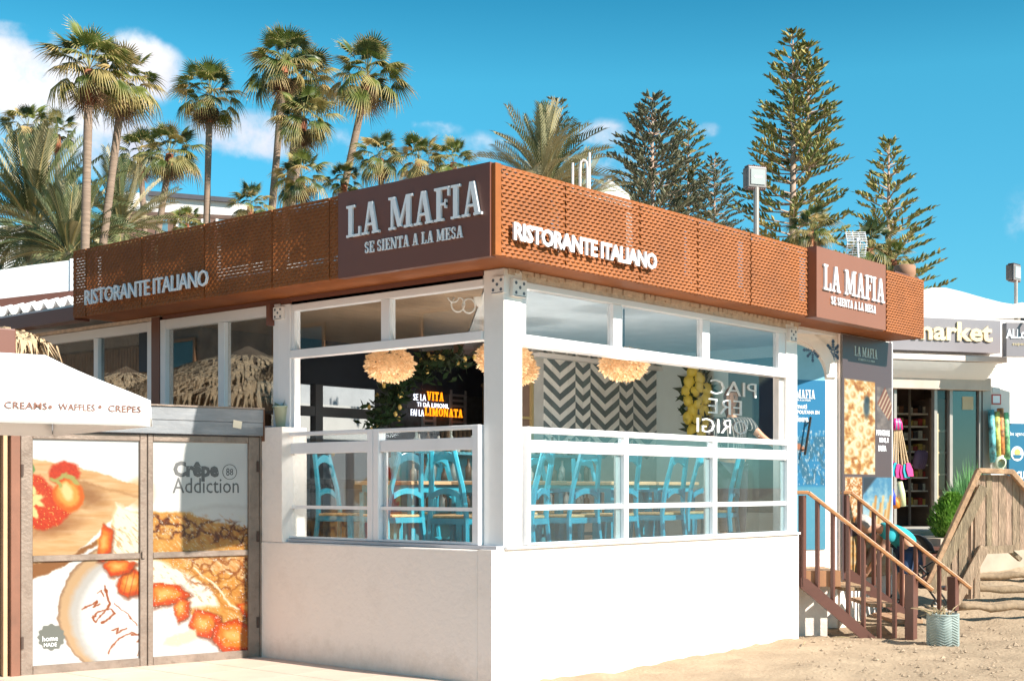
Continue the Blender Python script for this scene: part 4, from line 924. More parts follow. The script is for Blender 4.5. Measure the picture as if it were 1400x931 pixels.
        # drizzle on the plate
        for pts, w in (([(275, 688), (300, 672), (322, 660), (312, 680), (330, 672)], 7), ([(350, 600), (358, 640), (372, 668), (352, 700), (318, 738), (306, 722), (330, 700), (372, 690), (384, 708), (340, 742)], 7), ([(325, 632), (340, 618), (345, 640)], 4), ([(372, 772), (395, 764), (388, 784), (425, 764)], 6), ([(362, 862), (378, 822), (400, 800), (440, 782), (470, 790)], 5), ([(440, 790), (478, 792), (462, 815)], 6), ([(384, 668), (430, 712), (462, 752)], 3), ([(462, 870), (474, 820)], 3)):
            c.line(pts, w, (.66, .32, .14), 3)
        # badge
        ang = np.arctan2(Y-795, X-173); rr = np.hypot((X-173)/1.0, (Y-795)/1.15); c.mask(np.clip(.5+(43+2.6*np.cos(ang*12)-rr)/2, 0, 1), (.52, .53, .50))
        return c.c
    return fn
def uof(px): return (px-38)/(340-38)
zt_, zb_ = z_top+.004, .10
for (pa, pb, z0, z1, ua, ub, va, vb) in ((38.2, 191.7, z_mid1, z_top, 0, .505, 0, .49), (207, 341.5, z_mid1, z_top, .555, 1.0, 0, .49), (38.2, 191.7, .097, z_mid0, 0, .505, .505, 1), (207, 341.5, .097, z_mid0, .555, 1.0, .505, 1)):
    print_panel('poster_panel', KF, ks(pa)-.01, ks(pb)+.01, z0, z1, .0, 150, 130, crepe_fn(ua, ub, va, vb), K, .006, printmat('poster_print', .25))
PG = mat('print_grey', (.10, .10, .10), .5)
for s_, pa, pb, ya, yb, bo, m_ in (('Crêpe', 237, 299, 658, 630, .05, PG), ('Addiction', 236, 326.5, 674, 653, 0, PG), ('home', 58, 79, 876.5, 869.5, 0, LETTER), ('MADE', 60, 77.5, 884, 879, 0, LETTER)):
    mb = MB(); text(mb, KF, s_, ks(pa, -.006), ks(pb, -.006), KF.z(pa, ya, -.006), KF.z(pa, yb, -.006), -.0065, .002, bo); mb.build('poster_lettering', m_, K)
mb = MB(); s_, z_ = KF.hit(314, 645, -.0065); mb.lathe(KF.p(s_, -.008, z_), [(.066, -.001), (.071, -.001), (.071, .001), (.066, .001)], 24, KF.n)
text(mb, KF, '8', s_-.035, s_-.002, z_-.035, z_+.035, -.0065, .002); text(mb, KF, '8', s_+.002, s_+.035, z_-.03, z_+.03, -.0065, .002); mb.build('poster_emblem', PG, K)
# posts left of the doors
kbox('side_post', 13, 26, .0, z_top+.1, -.04, .1, mat('reddish_wood', (.20, .085, .05), .6, var=.2, dirt=.2)); kbox('side_post', 3, 9, .0, z_top+.1, -.03, .08, mat('tan_board', (.50, .34, .2), .7)); kbox('side_board', -60, 3, 0, z_top+.1, .05, .1, BROWNP)
# header box in boards
hz0, hz1 = KF.z(340, 601)-.0, KF.z(340, 560)
SL = mat('slate_board', (.19, .20, .215), .5, var=.2, scale=3, stretch=(1, 1, 6), bump=.2, dirt=.35, dirtc=(.35, .34, .32))
mb0 = KF.s(357)
for i in range(2): bevel(MB().fbox(KF, KF.s(-80), mb0-.01, -.07-(i == 1)*.004, .30, z_top+.066+i*(hz1-z_top-.066)/2+.002, z_top+.066+(i+1)*(hz1-z_top-.066)/2).build('header_board', SL, K), .004, 1)
MB().fbox(KF, KF.s(-80), mb0-.005, -.09, .34, hz1+.001, hz1+.015).build('header_cap', FRM, K)
MB().fbox(KF, mb0-.009, mb0+.0, -.075, .3, z_top+.02, hz1-.002).build('corner_strip', mat('rusty_strip', (.20, .09, .05), .8, var=.3), K)
MB().fbox(KF, ks(352)+.01, mb0+.0, -.03, .06, 0.01, z_top+.06).build('side_post', FRM, K)
s_, z_ = KF.hit(324.5, 580, -.07)
mb = MB().prism(KF, [(s_-.048, z_-.028), (s_+.036, z_-.042), (s_+.046, z_+.026), (s_-.04, z_+.04)], -.0755, -.0742); mb.build('sticker', mat('cream_paper', (.75, .65, .5), .8), K)
MB().fbox(KF, KF.s(10), mb0-.05, .35, 1.2, 1.0, 1.04).build('counter_top', WHITE, K)
# flower pot on the pier
pc = Vector((.17, (yp0+yp1)/2+.02, FL.z(370, 584, 0)))
t = thing('flower_pot', 'pale green plastic pot with small succulents on the white pier by the left windows', 'plant pot', tuple(pc))
MB().lathe(pc, [(0, .001), (.075, .001), (.10, .19), (.108, .19), (.108, .205), (.092, .205), (.088, .17), (0, .17)], 14).build('pot', mat('pale_green_plastic', (.50, .56, .42), .5), t, True)
mb = MB()
for i in range(90):
    a = random.uniform(0, 6.28); e = random.uniform(.2, 1.4); d = Vector((math.cos(a)*math.cos(e), math.sin(a)*math.cos(e), math.sin(e))); o = pc+Vector((wob(.06), wob(.06), .17)); s2 = d.orthogonal().normalized()*.014
    L = random.uniform(.05, .12); mb.add([o, o+d*L*.6+s2, o+d*L, o+d*L*.6-s2], [(0, 1, 2, 3)])
tag(mb.build('leaf', mat('succulent', (.14, .2, .11), .6, var=.3), t), kind='stuff')
# ------------------------------------------------------------------ parasol with lettering
CANV = mat('white_canvas', (.86, .85, .83), .85, var=.02, bump=.15, bscale=8, trans=.12)
pc = atz(205, 9.0, 0); UF = Frame(pc.x, pc.y, rad(-13.5)); S = 2.1; zv1 = 1.6+(667-547)*9.0/1855; zv0 = 1.6+(667-583)*9.0/1855; zp = 1.6+(667-487)*9.2/1855
U = thing('parasol', 'white square parasol with ICE CREAMS WAFFLES CREPES lettering at the left edge', 'parasol', tuple(UF.p(-S/2, S/2, 0)))
def sag(u, v):  # canopy height over unit square
    k = max(abs(u-.5), abs(v-.5))*2; return zv1+(zp-zv1)*min(1, (1-k)/.5)*(1 - .06*math.sin(math.pi*min(1, (1-k)/.5)))
mb = MB(); lv = [1-.05*i for i in range(11)]+[.001]
for k in lv:
    for (i, j) in ((0, 0), (1, 0), (1, 1), (0, 1)): u_, v_ = .5+(i-.5)*k, .5+(j-.5)*k; mb.v.append(tuple(UF.p(-S+S*u_, S*v_, sag(u_, v_))))
mb.f = [(4*l_+q_, 4*l_+(q_+1) % 4, 4*l_+4+(q_+1) % 4, 4*l_+4+q_) for l_ in range(len(lv)-1) for q_ in range(4)]
o = mb.build('canopy', CANV, U); md = o.modifiers.new('t', 'SOLIDIFY'); md.thickness = .004
for side in range(4):
    mb = MB(); n = 24
    for i in range(n+1):
        f = i/n; w_ = .004*math.sin(f*17+side)+.002*math.sin(f*41)
        a, d = ((-S+S*f, 0), (0, S*f), (-S+S*f, S), (-S, S*f))[side]; oa, od = ((0, -1), (1, 0), (0, 1), (-1, 0))[side]
        mb.v += [tuple(UF.p(a, d, zv1)), tuple(UF.p(a+oa*(.01+w_), d+od*(.01+w_), zv0+.3*w_))]
    mb.f = [(2*i, 2*i+2, 2*i+3, 2*i+1) for i in range(n)]
    v_ = mb.build('valance', CANV, U, True); md = v_.modifiers.new('t', 'SOLIDIFY'); md.thickness = .004
BRI = mat('brown_ink', (.22, .10, .07), .7)
for (txt, pa, pb) in (('ICE', -22, -3), ('CREAMS', 5, 64), ('WAFFLES', 79, 129), ('CREPES', 147, 192)): mb = MB(); text(mb, UF, txt, UF.s(pa), UF.s(pb), UF.z(90, 561), UF.z(90, 551.5), -.0135, .002, .01); mb.build('valance_lettering', BRI, U)
for px in (70, 138): mb = MB(); s_, z_ = UF.hit(px, 556, -.03); mb.lathe(UF.p(s_, -.0135, z_), [(0, -.002), (.012, -.002), (.012, .001), (0, .001)], 8, UF.n); mb.build('valance_dot', BRI, U)
MB().tube([UF.p(-S/2, S/2, 0.02), UF.p(-S/2, S/2, zp)], .03, 10).build('pole', ALU, U); MB().fbox(UF, -S/2-.3, -S/2+.3, S/2-.3, S/2+.3, .03, .09).build('base', mat('grey_base', (.3, .3, .3), .8), U)
for k_ in range(4): b_ = MB(); b_.beam(UF.p(-S/2, S/2, zp-.06), UF.p(-S+.03+(S-.06)*(k_ % 2), .03+(S-.06)*(k_//2), zv1-.03), .02); b_.build('rib', ALU, U)
# ------------------------------------------------------------------ thatched parasols
THA = mat('dry_thatch', (.50, .36, .22), .9, var=.35, scale=9); THD = mat('thatch_core', (.16, .11, .07), .9, var=.3)
def thatch(p, R, H, label, n=900, L=.55, post=True):
    t = thing('thatched_parasol', label, 'thatched parasol', (p.x, p.y, 0), 'dry palm thatched parasols')
    MB().lathe(p, [(0, H*.98), (R*.5, H*.42), (R*.93, 0), (R*.88, -.03), (0, H*.8)], 20).build('roof', THD, t, True)
    mb = MB()
    for i in range(n):
        a = random.uniform(0, 6.283); f = random.uniform(.15, 1)**.7; r0 = R*f*.95; z0 = H*(1-f)*1.02
        d = Vector((math.cos(a), math.sin(a), 0)); q = Vector((-d.y, d.x, 0)); o = p+d*r0+UP*(z0+.02); l = L*random.uniform(.6, 1.15)
        m1 = o+d*l*.45+UP*(-H/R*l*.35+.02)+q*wob(.05); e = m1+d*l*random.uniform(.05, .3)-UP*l*random.uniform(.4, .6)+q*wob(.08); w_ = q*random.uniform(.008, .018)
        mb.add([o-w_, o+w_, m1+w_*1.3, m1-w_*1.3, e], [(0, 1, 2, 3), (3, 2, 4)])
    tag(mb.build('thatch_fringe', THA, t), kind='stuff')
    if post: MB().tube([(p.x, p.y, 0), (p.x, p.y, p.z+H*.9)], .06, 8).build('post', GREYW, t)
    return t
thatch(at(6, 470, 12.6), .34, .17, 'small thatched roof with drooping dry strands above the white parasol at the left edge', 300, .36)
thatch(Vector((-3.2, 7.6, 2.75)), 1.9, .8, 'large dry palm thatched parasol on the terrace mirrored in the left windows', 1900, .75)
thatch(Vector((-2.6, 9.6, 2.75)), 1.3, .6, 'second dry palm thatched parasol on the terrace mirrored in the left windows', 1500, .7)
MB_ = None
# brown awning box under the thatch
t = thing('awning_box', 'brown awning box behind the white parasol at the left edge', 'awning', tuple(at(-5, 465, 12.6)))
q0 = at(-60, 448, 12.0); q1 = at(33, 448, 12.0)
AF = Frame(q1.x, q1.y, rad(-13.5)); zb1 = q1.z; 
bevel(MB().fbox(AF, -1.0, AF.s(22), 0, .3, AF.z(10, 487), AF.z(10, 449)).build('casing', RUSTD, t), .01)
MB().fbox(AF, -1.0, AF.s(48), -.05, .25, AF.z(10, 492), AF.z(10, 487.5)).build('arm', RUST, t)
# ------------------------------------------------------------------ left tent roof, corrugated roof
TF = Frame(0, 0, VAZ-rad(90)); TF.o = atz(50, 16.5, 0)
def tp(px, py, d): return TF.p(TF.s(px, d), d, TF.z(px, py, d))
t = thing('tent_roof', 'white tent roof beyond the left end of the brown fascia', 'tent', tuple(atz(40, 17, 0)))
mb = MB(); A = tp(96, 356, 1.2); b__ = tp(-80, 382, 1.2); C_ = tp(-90, 430, .0); D_ = tp(96, 402, 0); C2 = tp(-5, 419, 0)
mb.add([A, tp(40, 363, 1.3), C2, D_], [(0, 1, 2, 3)]); mb.add([tp(40, 363, 1.3), b__, C_, C2], [(0, 1, 2, 3)]); mb.add([A, tp(170, 352, 1.2), tp(170, 395, 0), D_], [(0, 1, 2, 3)])
o = mb.build('canopy', CANV, t); md = o.modifiers.new('t', 'SOLIDIFY'); md.thickness = .02
MB().beam(tp(-80, 424, -.05), tp(140, 399, -.05), .07, .1).build('dark_beam', BROWNP, t)
t = thing('corrugated_roof', 'white corrugated roof edge above the brown gutter at the left', 'roof', tuple(atz(40, 15.5, 0)))
mb = MB(); n = 90; P0, P1 = tp(-60, 436, -.6), tp(104, 411, -.6); back = TF.n*.9+UP*.22
for i in range(n+1):
    f = i/n; w_ = UP*(.045*math.sin(i*2*math.pi/9)); q = P0.lerp(P1, f); mb.v += [tuple(q+w_), tuple(q+back+w_)]
mb.f = [(2*i, 2*i+2, 2*i+3, 2*i+1) for i in range(n)]
o = mb.build('roof_sheet', WHITE, t, True); md = o.modifiers.new('t', 'SOLIDIFY'); md.thickness = .012
MB().beam(P0-UP*.085+TF.n*.1, P1-UP*.085+TF.n*.1, .06, .07).build('gutter', RUST, t)
MB().beam(P0-UP*.16+TF.n*.14, P1-UP*.16+TF.n*.14, .05, .08).build('gutter_board', RUSTD, t)
MB().beam(tp(-60, 422, 0), tp(104, 407, 0), .06, .05).build('ridge_tube', ALU, t)

# timber clad terrace building across the terrace; the left windows mirror it
t = thing('terrace_building', 'timber clad terrace building facing the left windows, seen mirrored in their panes', 'building', (-12.3, 8.5, 0))
MB().box(-12.6, -12.0, 4, 36, 0, 7.2).build('wall', mat('clad_brown', (.34, .22, .15), .8, var=.3, scale=2), t)
sm = None
for i in range(250):
    y = 4.1+i*.125
    if sm is None: o = MB().box(0, .04, 0, .06, 0, 2.2).build('cladding_board', mat('clad_board', (.42, .25, .14), .7, var=.25), t, world=False); sm = o.data; o.location = Vector((-12.0, y, 2.3))-t.location
    else: inst('cladding_board', sm, t, Vector((-12.0, y, 2.3))-t.location)
for y in (6.4, 11.2, 16.0, 20.8): frame_rect(Frame(-11.95, 0, rad(90)), y, y+1.8, 4.55, 5.35, -.03, .03, .08, 'window_frame', mat('orange_wood', (.36, .17, .08)), t); MB().box(-11.99, -11.97, y+.08, y+1.72, 4.63, 5.27).build('window_pane', mat('teal_glass', (.06, .16, .19), .2), t)
MB().box(-12.7, -11.6, 3.8, 36.2, 7.201, 7.35).build('roof', RUSTD, t)
# ------------------------------------------------------------------ entrance stairs and rails
SF = Frame(0, 0, VAZ-rad(90)); SF.o = atz(1097, 14.6, 0)
def sp(px, py, d=0): return SF.p(SF.s(px, d), d, SF.z(px, py, d))
T = thing('entrance_stairs', 'wooden entrance steps with brown metal railings and varnished handrails', 'stairs', tuple(SF.o))
def rail_side(d, hp, posts, newel, stringer=None):
    mb = MB(); pts = [sp(x, y, d) for x, y in hp]
    for a, b_ in zip(pts, pts[1:]): mb.beam(a, b_, .065, .04)
    bevel(fixn(mb.build('handrail', WOODT, T)), .008, 2)
    for (px, y0, y1, w) in posts: MB().beam(sp(px, y1, d), sp(px, y0, d), w, w).build('baluster', BROWNP, T)
    px, y0, y1 = newel; bevel(MB().beam(sp(px, y1, d), sp(px, y0, d), .10, .10).build('newel_post', BROWNP, T), .004, 1)
    if stringer:
        (xa, ya), (xb, yb) = stringer
        mb = MB(); mb.prism(SF, [(SF.s(xa, d), SF.z(xa, ya, d)), (SF.s(xb, d), SF.z(xb, yb, d)), (SF.s(xb+22, d), SF.z(xb+22, yb, d)), (SF.s(xa+10, d), SF.z(xa+10, ya-12, d)), (SF.s(xa, d), SF.z(xa, ya-14, d))], d-.03, d+.03)
        mb.build('stringer', BROWNP, T)
rail_side(0, [(1089, 673), (1105, 673), (1275, 806)], [(1097, 677, 800, .06), (1117.5, 684, 806, .038), (1138.5, 700, 824, .038), (1159.5, 717, 842, .038), (1180.5, 733, 862, .038), (1202, 750, 872, .038), (1223, 767, 872, .038)], (1245.5, 785, 874), ((1094, 803), (1176, 872)))
rail_side(.95, [(1148, 673), (1163, 673), (1327, 804)], [(1155.5, 677, 780, .075), (1175, 684, 790, .038), (1194.5, 699, 800, .038), (1214, 715, 815, .038), (1233, 731, 830, .038), (1252, 746, 840, .038), (1284, 772, 838, .038)], (1303, 788, 834), ((1153, 790), (1235, 846)))
WD = mat('step_wood', (.42, .26, .15), .8, var=.3, scale=4, stretch=(6, 1.2, 6), bump=.3, island=.15, dirt=.3, dirtc=(.55, .42, .28))
s_a = SF.s(1097)
steps = [(-1.2, SF.s(1150), .71), (SF.s(1152), SF.s(1192), .53), (SF.s(1190), SF.s(1224), .355), (SF.s(1222), SF.s(1264), .18)]
pm = {}
for k, (a, b_, z) in enumerate(steps):
    if k == 0:
        n = 9
        for i in range(n): w_ = (b_-a)/n; bevel(MB().fbox(SF, a+i*w_+.004, a+(i+1)*w_-.004, .04, .9, z-.035, z).build('deck_board', WD, T), .003, 1)
        MB().fbox(SF, b_-.03, b_, .04, .9, z-.17, z-.036).build('riser', WD, T)
        MB().fbox(SF, a, b_, .02, .038, z-.17, z-.0).build('fascia_board', mat('orange_wood', (.36, .17, .08), .7, var=.2), T)
    else:
        for i in range(2): w_ = (b_-a)/2; bevel(MB().fbox(SF, a+i*w_+.004, a+(i+1)*w_-.004, .035, .90, z-.04, z).build('tread', WD, T), .004, 1)
MB().fbox(SF, -.02, SF.s(1140), .3, .36, -.2, .52).build('plinth', WALLW, T)

# ------------------------------------------------------------------ people
def grow(name, pts, edges, radii, m, parent, sub=2, extra=None):
    me = bpy.data.meshes.new(name); me.from_pydata([tuple(Vector(p)-wloc(parent)) for p in pts], edges, []); ob = bpy.data.objects.new(name, me); col.objects.link(ob)
    sk = ob.modifiers.new('s', 'SKIN'); sk.use_smooth_shade = True
    for i, r in enumerate(radii): me.skin_vertices[0].data[i].radius = (r, r) if not isinstance(r, tuple) else r
    me.skin_vertices[0].data[0].use_root = True
    sb = ob.modifiers.new('b', 'SUBSURF'); sb.levels = sub; sb.render_levels = sub
    dg = bpy.context.evaluated_depsgraph_get(); nm = bpy.data.meshes.new_from_object(ob.evaluated_get(dg)); nm.name = name; nm.shade_smooth(); nm.materials.clear(); nm.materials.append(m)
    bpy.data.objects.remove(ob); o = bpy.data.objects.new(name, nm); col.objects.link(o); o.parent = parent; return o
SKIN = mat('skin', (.55, .30, .19), .5, var=.06); HAIRD = mat('dark_hair', (.10, .045, .028), .5, var=.3, scale=30, stretch=(1, 1, .2)); HAIRG = mat('grey_hair', (.42, .38, .35), .6, var=.3, scale=40)
def hand(wr, d, side, L, pts, ed, ra, wi):
    """palm and five bent fingers continuing the forearm; side points to the thumb"""
    d = d.normalized(); side = (side-d*side.dot(d)).normalized(); nrm = d.cross(side)
    pts.append(wr+d*L*.30); ra.append((L*.16, L*.11)); pi = len(pts)-1; ed.append((wi, pi))
    for k in range(4):
        o = side*(.30-.2*k)*L*.55; ln = L*(.50, .56, .52, .40)[k]
        a = wr+d*L*.52+o; b_ = a+d*ln*.5-nrm*ln*.12; c = b_+d*ln*.38-nrm*ln*.28
        for q, r in ((a, .055), (b_, .046), (c, .038)): pts.append(q); ra.append(L*r)
        n = len(pts); ed.extend([(pi, n-3), (n-3, n-2), (n-2, n-1)])
    a = wr+d*L*.2+side*L*.24; b_ = a+(d+side*.5).normalized()*L*.26
    for q, r in ((a, .06), (b_, .048)): pts.append(q); ra.append(L*r)
    n = len(pts); ed.extend([(pi, n-2), (n-2, n-1)])
def head(t, c, face, up, hair_m, long_hair, s=1.0):
    face = face.normalized(); up = (up-face*up.dot(face)).normalized(); sd = up.cross(face)
    def W(x, y, z): return c+(sd*x+face*y+up*z)*s
    mb = MB(); n, mrows = 20, 16; vs = []
    for j in range(mrows+1):
        ph = math.pi*j/mrows
        for i in range(n):
            th = 2*math.pi*i/n; x = math.sin(ph)*math.cos(th); y = math.sin(ph)*math.sin(th); z = math.cos(ph)
            X = .074*x; Y = .092*y; Z = .112*z
            if z < 0: X *= 1+.28*z; Y *= 1+.16*z
            f = max(0, y)
            Y += .022*math.exp(-((z+.12)/.14)**2-(x/.16)**2)*(f > .5)                # nose
            Y -= .010*math.exp(-((z-.12)/.10)**2-((abs(x)-.38)/.18)**2)*(f > .3)       # eye sockets
            Y += .006*math.exp(-((z+.48)/.10)**2-(x/.3)**2)*(f > .4)                  # lips
            Y += .010*math.exp(-((z+.82)/.12)**2-(x/.3)**2)*(f > .2)                  # chin
            vs.append(W(X, Y, Z))
    mb.add(vs, [(j*n+i, j*n+(i+1) % n, (j+1)*n+(i+1) % n, (j+1)*n+i) for j in range(mrows) for i in range(n)])
    hd = mb.build('head', SKIN, t, True)
    for sx in (-1, 1):
        MB().lathe(W(sx*.076, -.004, -.01), [(0, -.008), (.02, -.006), (.026, 0), (.018, .008), (0, .004)], 8, sd).build('ear', SKIN, hd, True)
        MB().lathe(W(sx*.028, .076, .016), [(0, -.004), (.009, -.002), (.009, .004), (0, .007)], 8, face).build('eye', mat('eye_dark', (.03, .02, .015), .2), hd, True)
        MB().beam(W(sx*.042, .080, .036), W(sx*.014, .086, .038), .004, .007).build('eyebrow', HAIRD, hd)
    MB().beam(W(-.022, .083, -.054), W(.022, .083, -.054), .006, .009).build('mouth', mat('lips', (.42, .14, .11), .5), hd)
    mb = MB(); vs = []
    for j in range(mrows+1):
        ph = math.pi*j/mrows*(.98 if long_hair else .60)
        for i in range(n):
            th = 2*math.pi*i/n; x = math.sin(ph)*math.cos(th); y = math.sin(ph)*math.sin(th); z = math.cos(ph)
            q = 1.13 if y < .35 or z > .62 else .80; g = 1+.03*math.sin(i*5+j*2)
            Zz = .118*z*q if not long_hair or z > -.1 or y > .35 else .118*z*2.6
            vs.append(W(.080*x*q*g*(1.12 if long_hair and y < .35 else 1), .098*y*q*g, Zz+.006))
    mb.add(vs, [(j*n+i, j*n+(i+1) % n, (j+1)*n+(i+1) % n, (j+1)*n+i) for j in range(mrows) for i in range(n)])
    mb.build('hair', hair_m, t, True)
def limb_person(t, J, skin_parts=True):
    """J: dict of joints; returns one continuous body mesh"""
    pts, ra, ed, ix = [], [], [], {}
    def add(k, p, r, par=None):
        pts.append(Vector(p)); ra.append(r); ix[k] = len(pts)-1
        if par is not None: ed.append((ix[par], ix[k]))
    add('pel', J['pel'], (.125, .10)); add('waist', J['waist'], (.115, .085), 'pel'); add('chest', J['chest'], (.14, .10), 'waist'); add('neck0', J['neck'], .052, 'chest'); add('neck1', J['head'], .048, 'neck0')
    for s_ in 'lr':
        add('sh'+s_, J['sh'+s_], .062, 'chest'); add('el'+s_, J['el'+s_], .042, 'sh'+s_); add('wr'+s_, J['wr'+s_], .028, 'el'+s_)
        hand(Vector(J['wr'+s_]), Vector(J['wr'+s_])-Vector(J['el'+s_]), J.get('thumb', UP), .17, pts, ed, ra, ix['wr'+s_])
        add('hip'+s_, J['hip'+s_], .088, 'pel'); add('kn'+s_, J['kn'+s_], .058, 'hip'+s_); add('an'+s_, J['an'+s_], .038, 'kn'+s_); add('toe'+s_, J['toe'+s_], .034, 'an'+s_)
    return grow('body', pts, ed, ra, SKIN, t)
def cloth(name, t, chain, m, sub=2):
    pts = [Vector(p) for p, r, par in chain]; ra = [r for p, r, par in chain]; ed = [(par, i) for i, (p, r, par) in enumerate(chain) if par is not None]
    return grow(name, pts, ed, ra, m, t, sub)
# figure standing in for a woman's reflection, built behind the last sunny window
wb = atz(1001, 15.25, ZF+.36); wf = -FWD
t = thing('person', 'woman with long dark hair in a black pinstriped T-shirt standing in for a reflection, behind the last sunny window', 'person', tuple(wb))
R_ = RGT
def wp(x, y, z): return wb+R_*x+wf*y+UP*z
J = dict(pel=wp(0, 0, .93), waist=wp(0, 0, 1.08), chest=wp(0, 0, 1.30), neck=wp(0, 0, 1.44), head=wp(0, .01, 1.55), shl=wp(-.18, 0, 1.37), ell=wp(-.26, .08, 1.10), wrl=wp(-.14, .28, 1.02), shr=wp(.18, 0, 1.36), elr=wp(.33, .08, 1.20), wrr=wp(.50, .14, 1.08),
         hipl=wp(-.09, 0, .87), knl=wp(-.1, .02, .48), anl=wp(-.1, 0, .08), toel=wp(-.11, .14, .04), hipr=wp(.09, 0, .87), knr=wp(.1, .02, .48), anr=wp(.1, 0, .08), toer=wp(.11, .14, .04))
limb_person(t, J)
STR = mat('pinstripe', (.03, .03, .035), .8); 
def stripes(m):
    n, l = m.node_tree.nodes, m.node_tree.links; tc = n.new('ShaderNodeTexCoord'); w = n.new('ShaderNodeTexWave'); w.inputs['Scale'].default_value = 11; w.bands_direction = 'DIAGONAL' if False else 'X'; l.new(tc.outputs['Object'], w.inputs[0])
    r = n.new('ShaderNodeMapRange'); r.inputs[1].default_value = .93; r.inputs[2].default_value = .98; l.new(w.outputs['Fac'], r.inputs[0]); mx = n.new('ShaderNodeMixRGB'); l.new(r.outputs[0], mx.inputs[0]); mx.inputs[1].default_value = (.025, .025, .03, 1); mx.inputs[2].default_value = (.5, .48, .45, 1); l.new(mx.outputs[0], n['Principled BSDF'].inputs['Base Color'])
stripes(STR)
cloth('t_shirt', t, [(wp(0, 0, .92), (.16, .125), None), (wp(0, 0, 1.08), (.14, .11), 0), (wp(0, 0, 1.30), (.165, .122), 1), (wp(0, 0, 1.40), (.09, .08), 2), (wp(-.19, 0, 1.37), .082, 2), (wp(-.25, .05, 1.19), .072, 4), (wp(.19, 0, 1.36), .082, 2), (wp(.28, .05, 1.25), .072, 6)], STR)
cloth('trousers', t, [(wp(0, 0, .94), (.135, .11), None), (wp(-.09, 0, .86), .10, 0), (wp(-.1, .02, .48), .07, 1), (wp(-.1, 0, .12), .055, 2), (wp(.09, 0, .86), .10, 0), (wp(.1, .02, .48), .07, 4), (wp(.1, 0, .12), .055, 5)], mat('dark_cloth', (.03, .035, .05), .9))
head(t, wp(0, .02, 1.64), wf-R_*.25-UP*.1, UP, HAIRD, True)
# man bending over a pushchair beyond the steps
mbp = atz(1237, 15.78, 0); gz = ground_z(mbp.x, mbp.y); mbp.z = gz
t = thing('person', 'grey haired man in turquoise shirt bending over a pushchair beyond the stair railing', 'person', tuple(mbp))
def mp(x, y, z): return mbp+RGT*x-FWD*y+UP*z
J = dict(pel=mp(.06, 0, .86), waist=mp(-.02, 0, .98), chest=mp(-.20, 0, 1.08), neck=mp(-.32, .0, 1.10), head=mp(-.40, .02, 1.12), shl=mp(-.20, .17, 1.06), ell=mp(-.34, .20, .80), wrl=mp(-.46, .12, .60), shr=mp(-.20, -.17, 1.06), elr=mp(-.33, -.18, .82), wrr=mp(-.45, -.1, .62),
         hipl=mp(.04, .10, .80), knl=mp(-.10, .14, .46), anl=mp(.05, .13, .08), toel=mp(-.09, .14, .04), hipr=mp(.04, -.10, .80), knr=mp(.02, -.12, .45), anr=mp(.16, -.12, .08), toer=mp(.02, -.12, .04), thumb=-RGT)
limb_person(t, J)
cloth('shirt', t, [(mp(.08, 0, .84), (.15, .14), None), (mp(-.02, 0, .98), (.145, .135), 0), (mp(-.20, 0, 1.07), (.15, .16), 1), (mp(-.28, 0, 1.10), (.09, .09), 2), (mp(-.20, .18, 1.06), .085, 2), (mp(-.27, .21, .93), .078, 4), (mp(-.20, -.18, 1.06), .085, 2), (mp(-.27, -.2, .94), .078, 6)], mat('turquoise_shirt', (.02, .36, .42), .8, var=.08, bump=.3, bscale=6))
cloth('shorts', t, [(mp(.08, 0, .85), (.135, .13), None), (mp(.03, .10, .78), .105, 0), (mp(-.07, .13, .54), .09, 1), (mp(.03, -.10, .78), .105, 0), (mp(.02, -.12, .54), .09, 3)], mat('navy_shorts', (.03, .06, .13), .9))
for s_ in (.13, -.12): fixn(bevel(MB().beam(mp((.10 if s_ > 0 else .22), s_, .03), mp((-.13 if s_ > 0 else -.02), s_, .03), .09, .06).build('sandal', DARK, t), .01))
head(t, mp(-.47, .03, 1.13), Vector(-RGT*.75-UP*.75-FWD*.25), UP-RGT*.8, HAIRG, False)
# pushchair
pb_ = atz(1256, 16.1, 0); pb_.z = ground_z(pb_.x, pb_.y)
t = thing('pushchair', 'dark folding pushchair with spoked wheels behind the stair railing', 'pushchair', tuple(pb_))
BLK = mat('black_metal', (.02, .02, .02), .4); DKF = mat('dark_fabric', (.03, .035, .045), .9, var=.3)
def pp(x, y, z): return pb_+RGT*x-FWD*y+UP*z
for y in (-.22, .22):
    MB().tube([pp(.3, y, .12), pp(.05, y, .48), pp(-.25, y, .80), pp(-.42, y, .86)], .012, 6).build('frame_tube', BLK, t)
    MB().tube([pp(-.34, y, .12), pp(-.05, y, .45), pp(.24, y, .62)], .012, 6).build('frame_tube', BLK, t)
    for x, r in ((.3, .085), (-.34, .11)):
        wh = MB().lathe(pp(x, y, r), [(r-.02, -.012), (r, -.012), (r, .012), (r-.02, .012), (r-.02, -.012)], 18, FWD).build('wheel', BLK, t)
        for k in range(6): a = k*math.pi/3; MB().beam(pp(x, y, r), pp(x+math.cos(a)*(r-.018), y, r+math.sin(a)*(r-.018)), .008).build('spoke', ALU, wh)
MB().tube([pp(-.42, y, .86) for y in (-.22, .22)], .014, 6).build('handle', BLK, t)
o = MB().add([pp(-.18, -.2, .75), pp(-.18, .2, .75), pp(-.02, .2, .36), pp(-.02, -.2, .36), pp(.25, .2, .38), pp(.25, -.2, .38)], [(0, 1, 2, 3), (3, 2, 4, 5)]).build('seat', DKF, t, True); md = o.modifiers.new('t', 'SOLIDIFY'); md.thickness = .04
mb = MB(); hood = []
for j in range(7):
    a = rad(10+j*22)
    for y in (-.22, .22): hood.append(pp(-.12+.24*math.cos(a), y, .72+.24*math.sin(a)))
o = mb.add(hood, [(2*j, 2*j+1, 2*j+3, 2*j+2) for j in range(6)]).build('hood', DKF, t, True); md = o.modifiers.new('t', 'SOLIDIFY'); md.thickness = .01
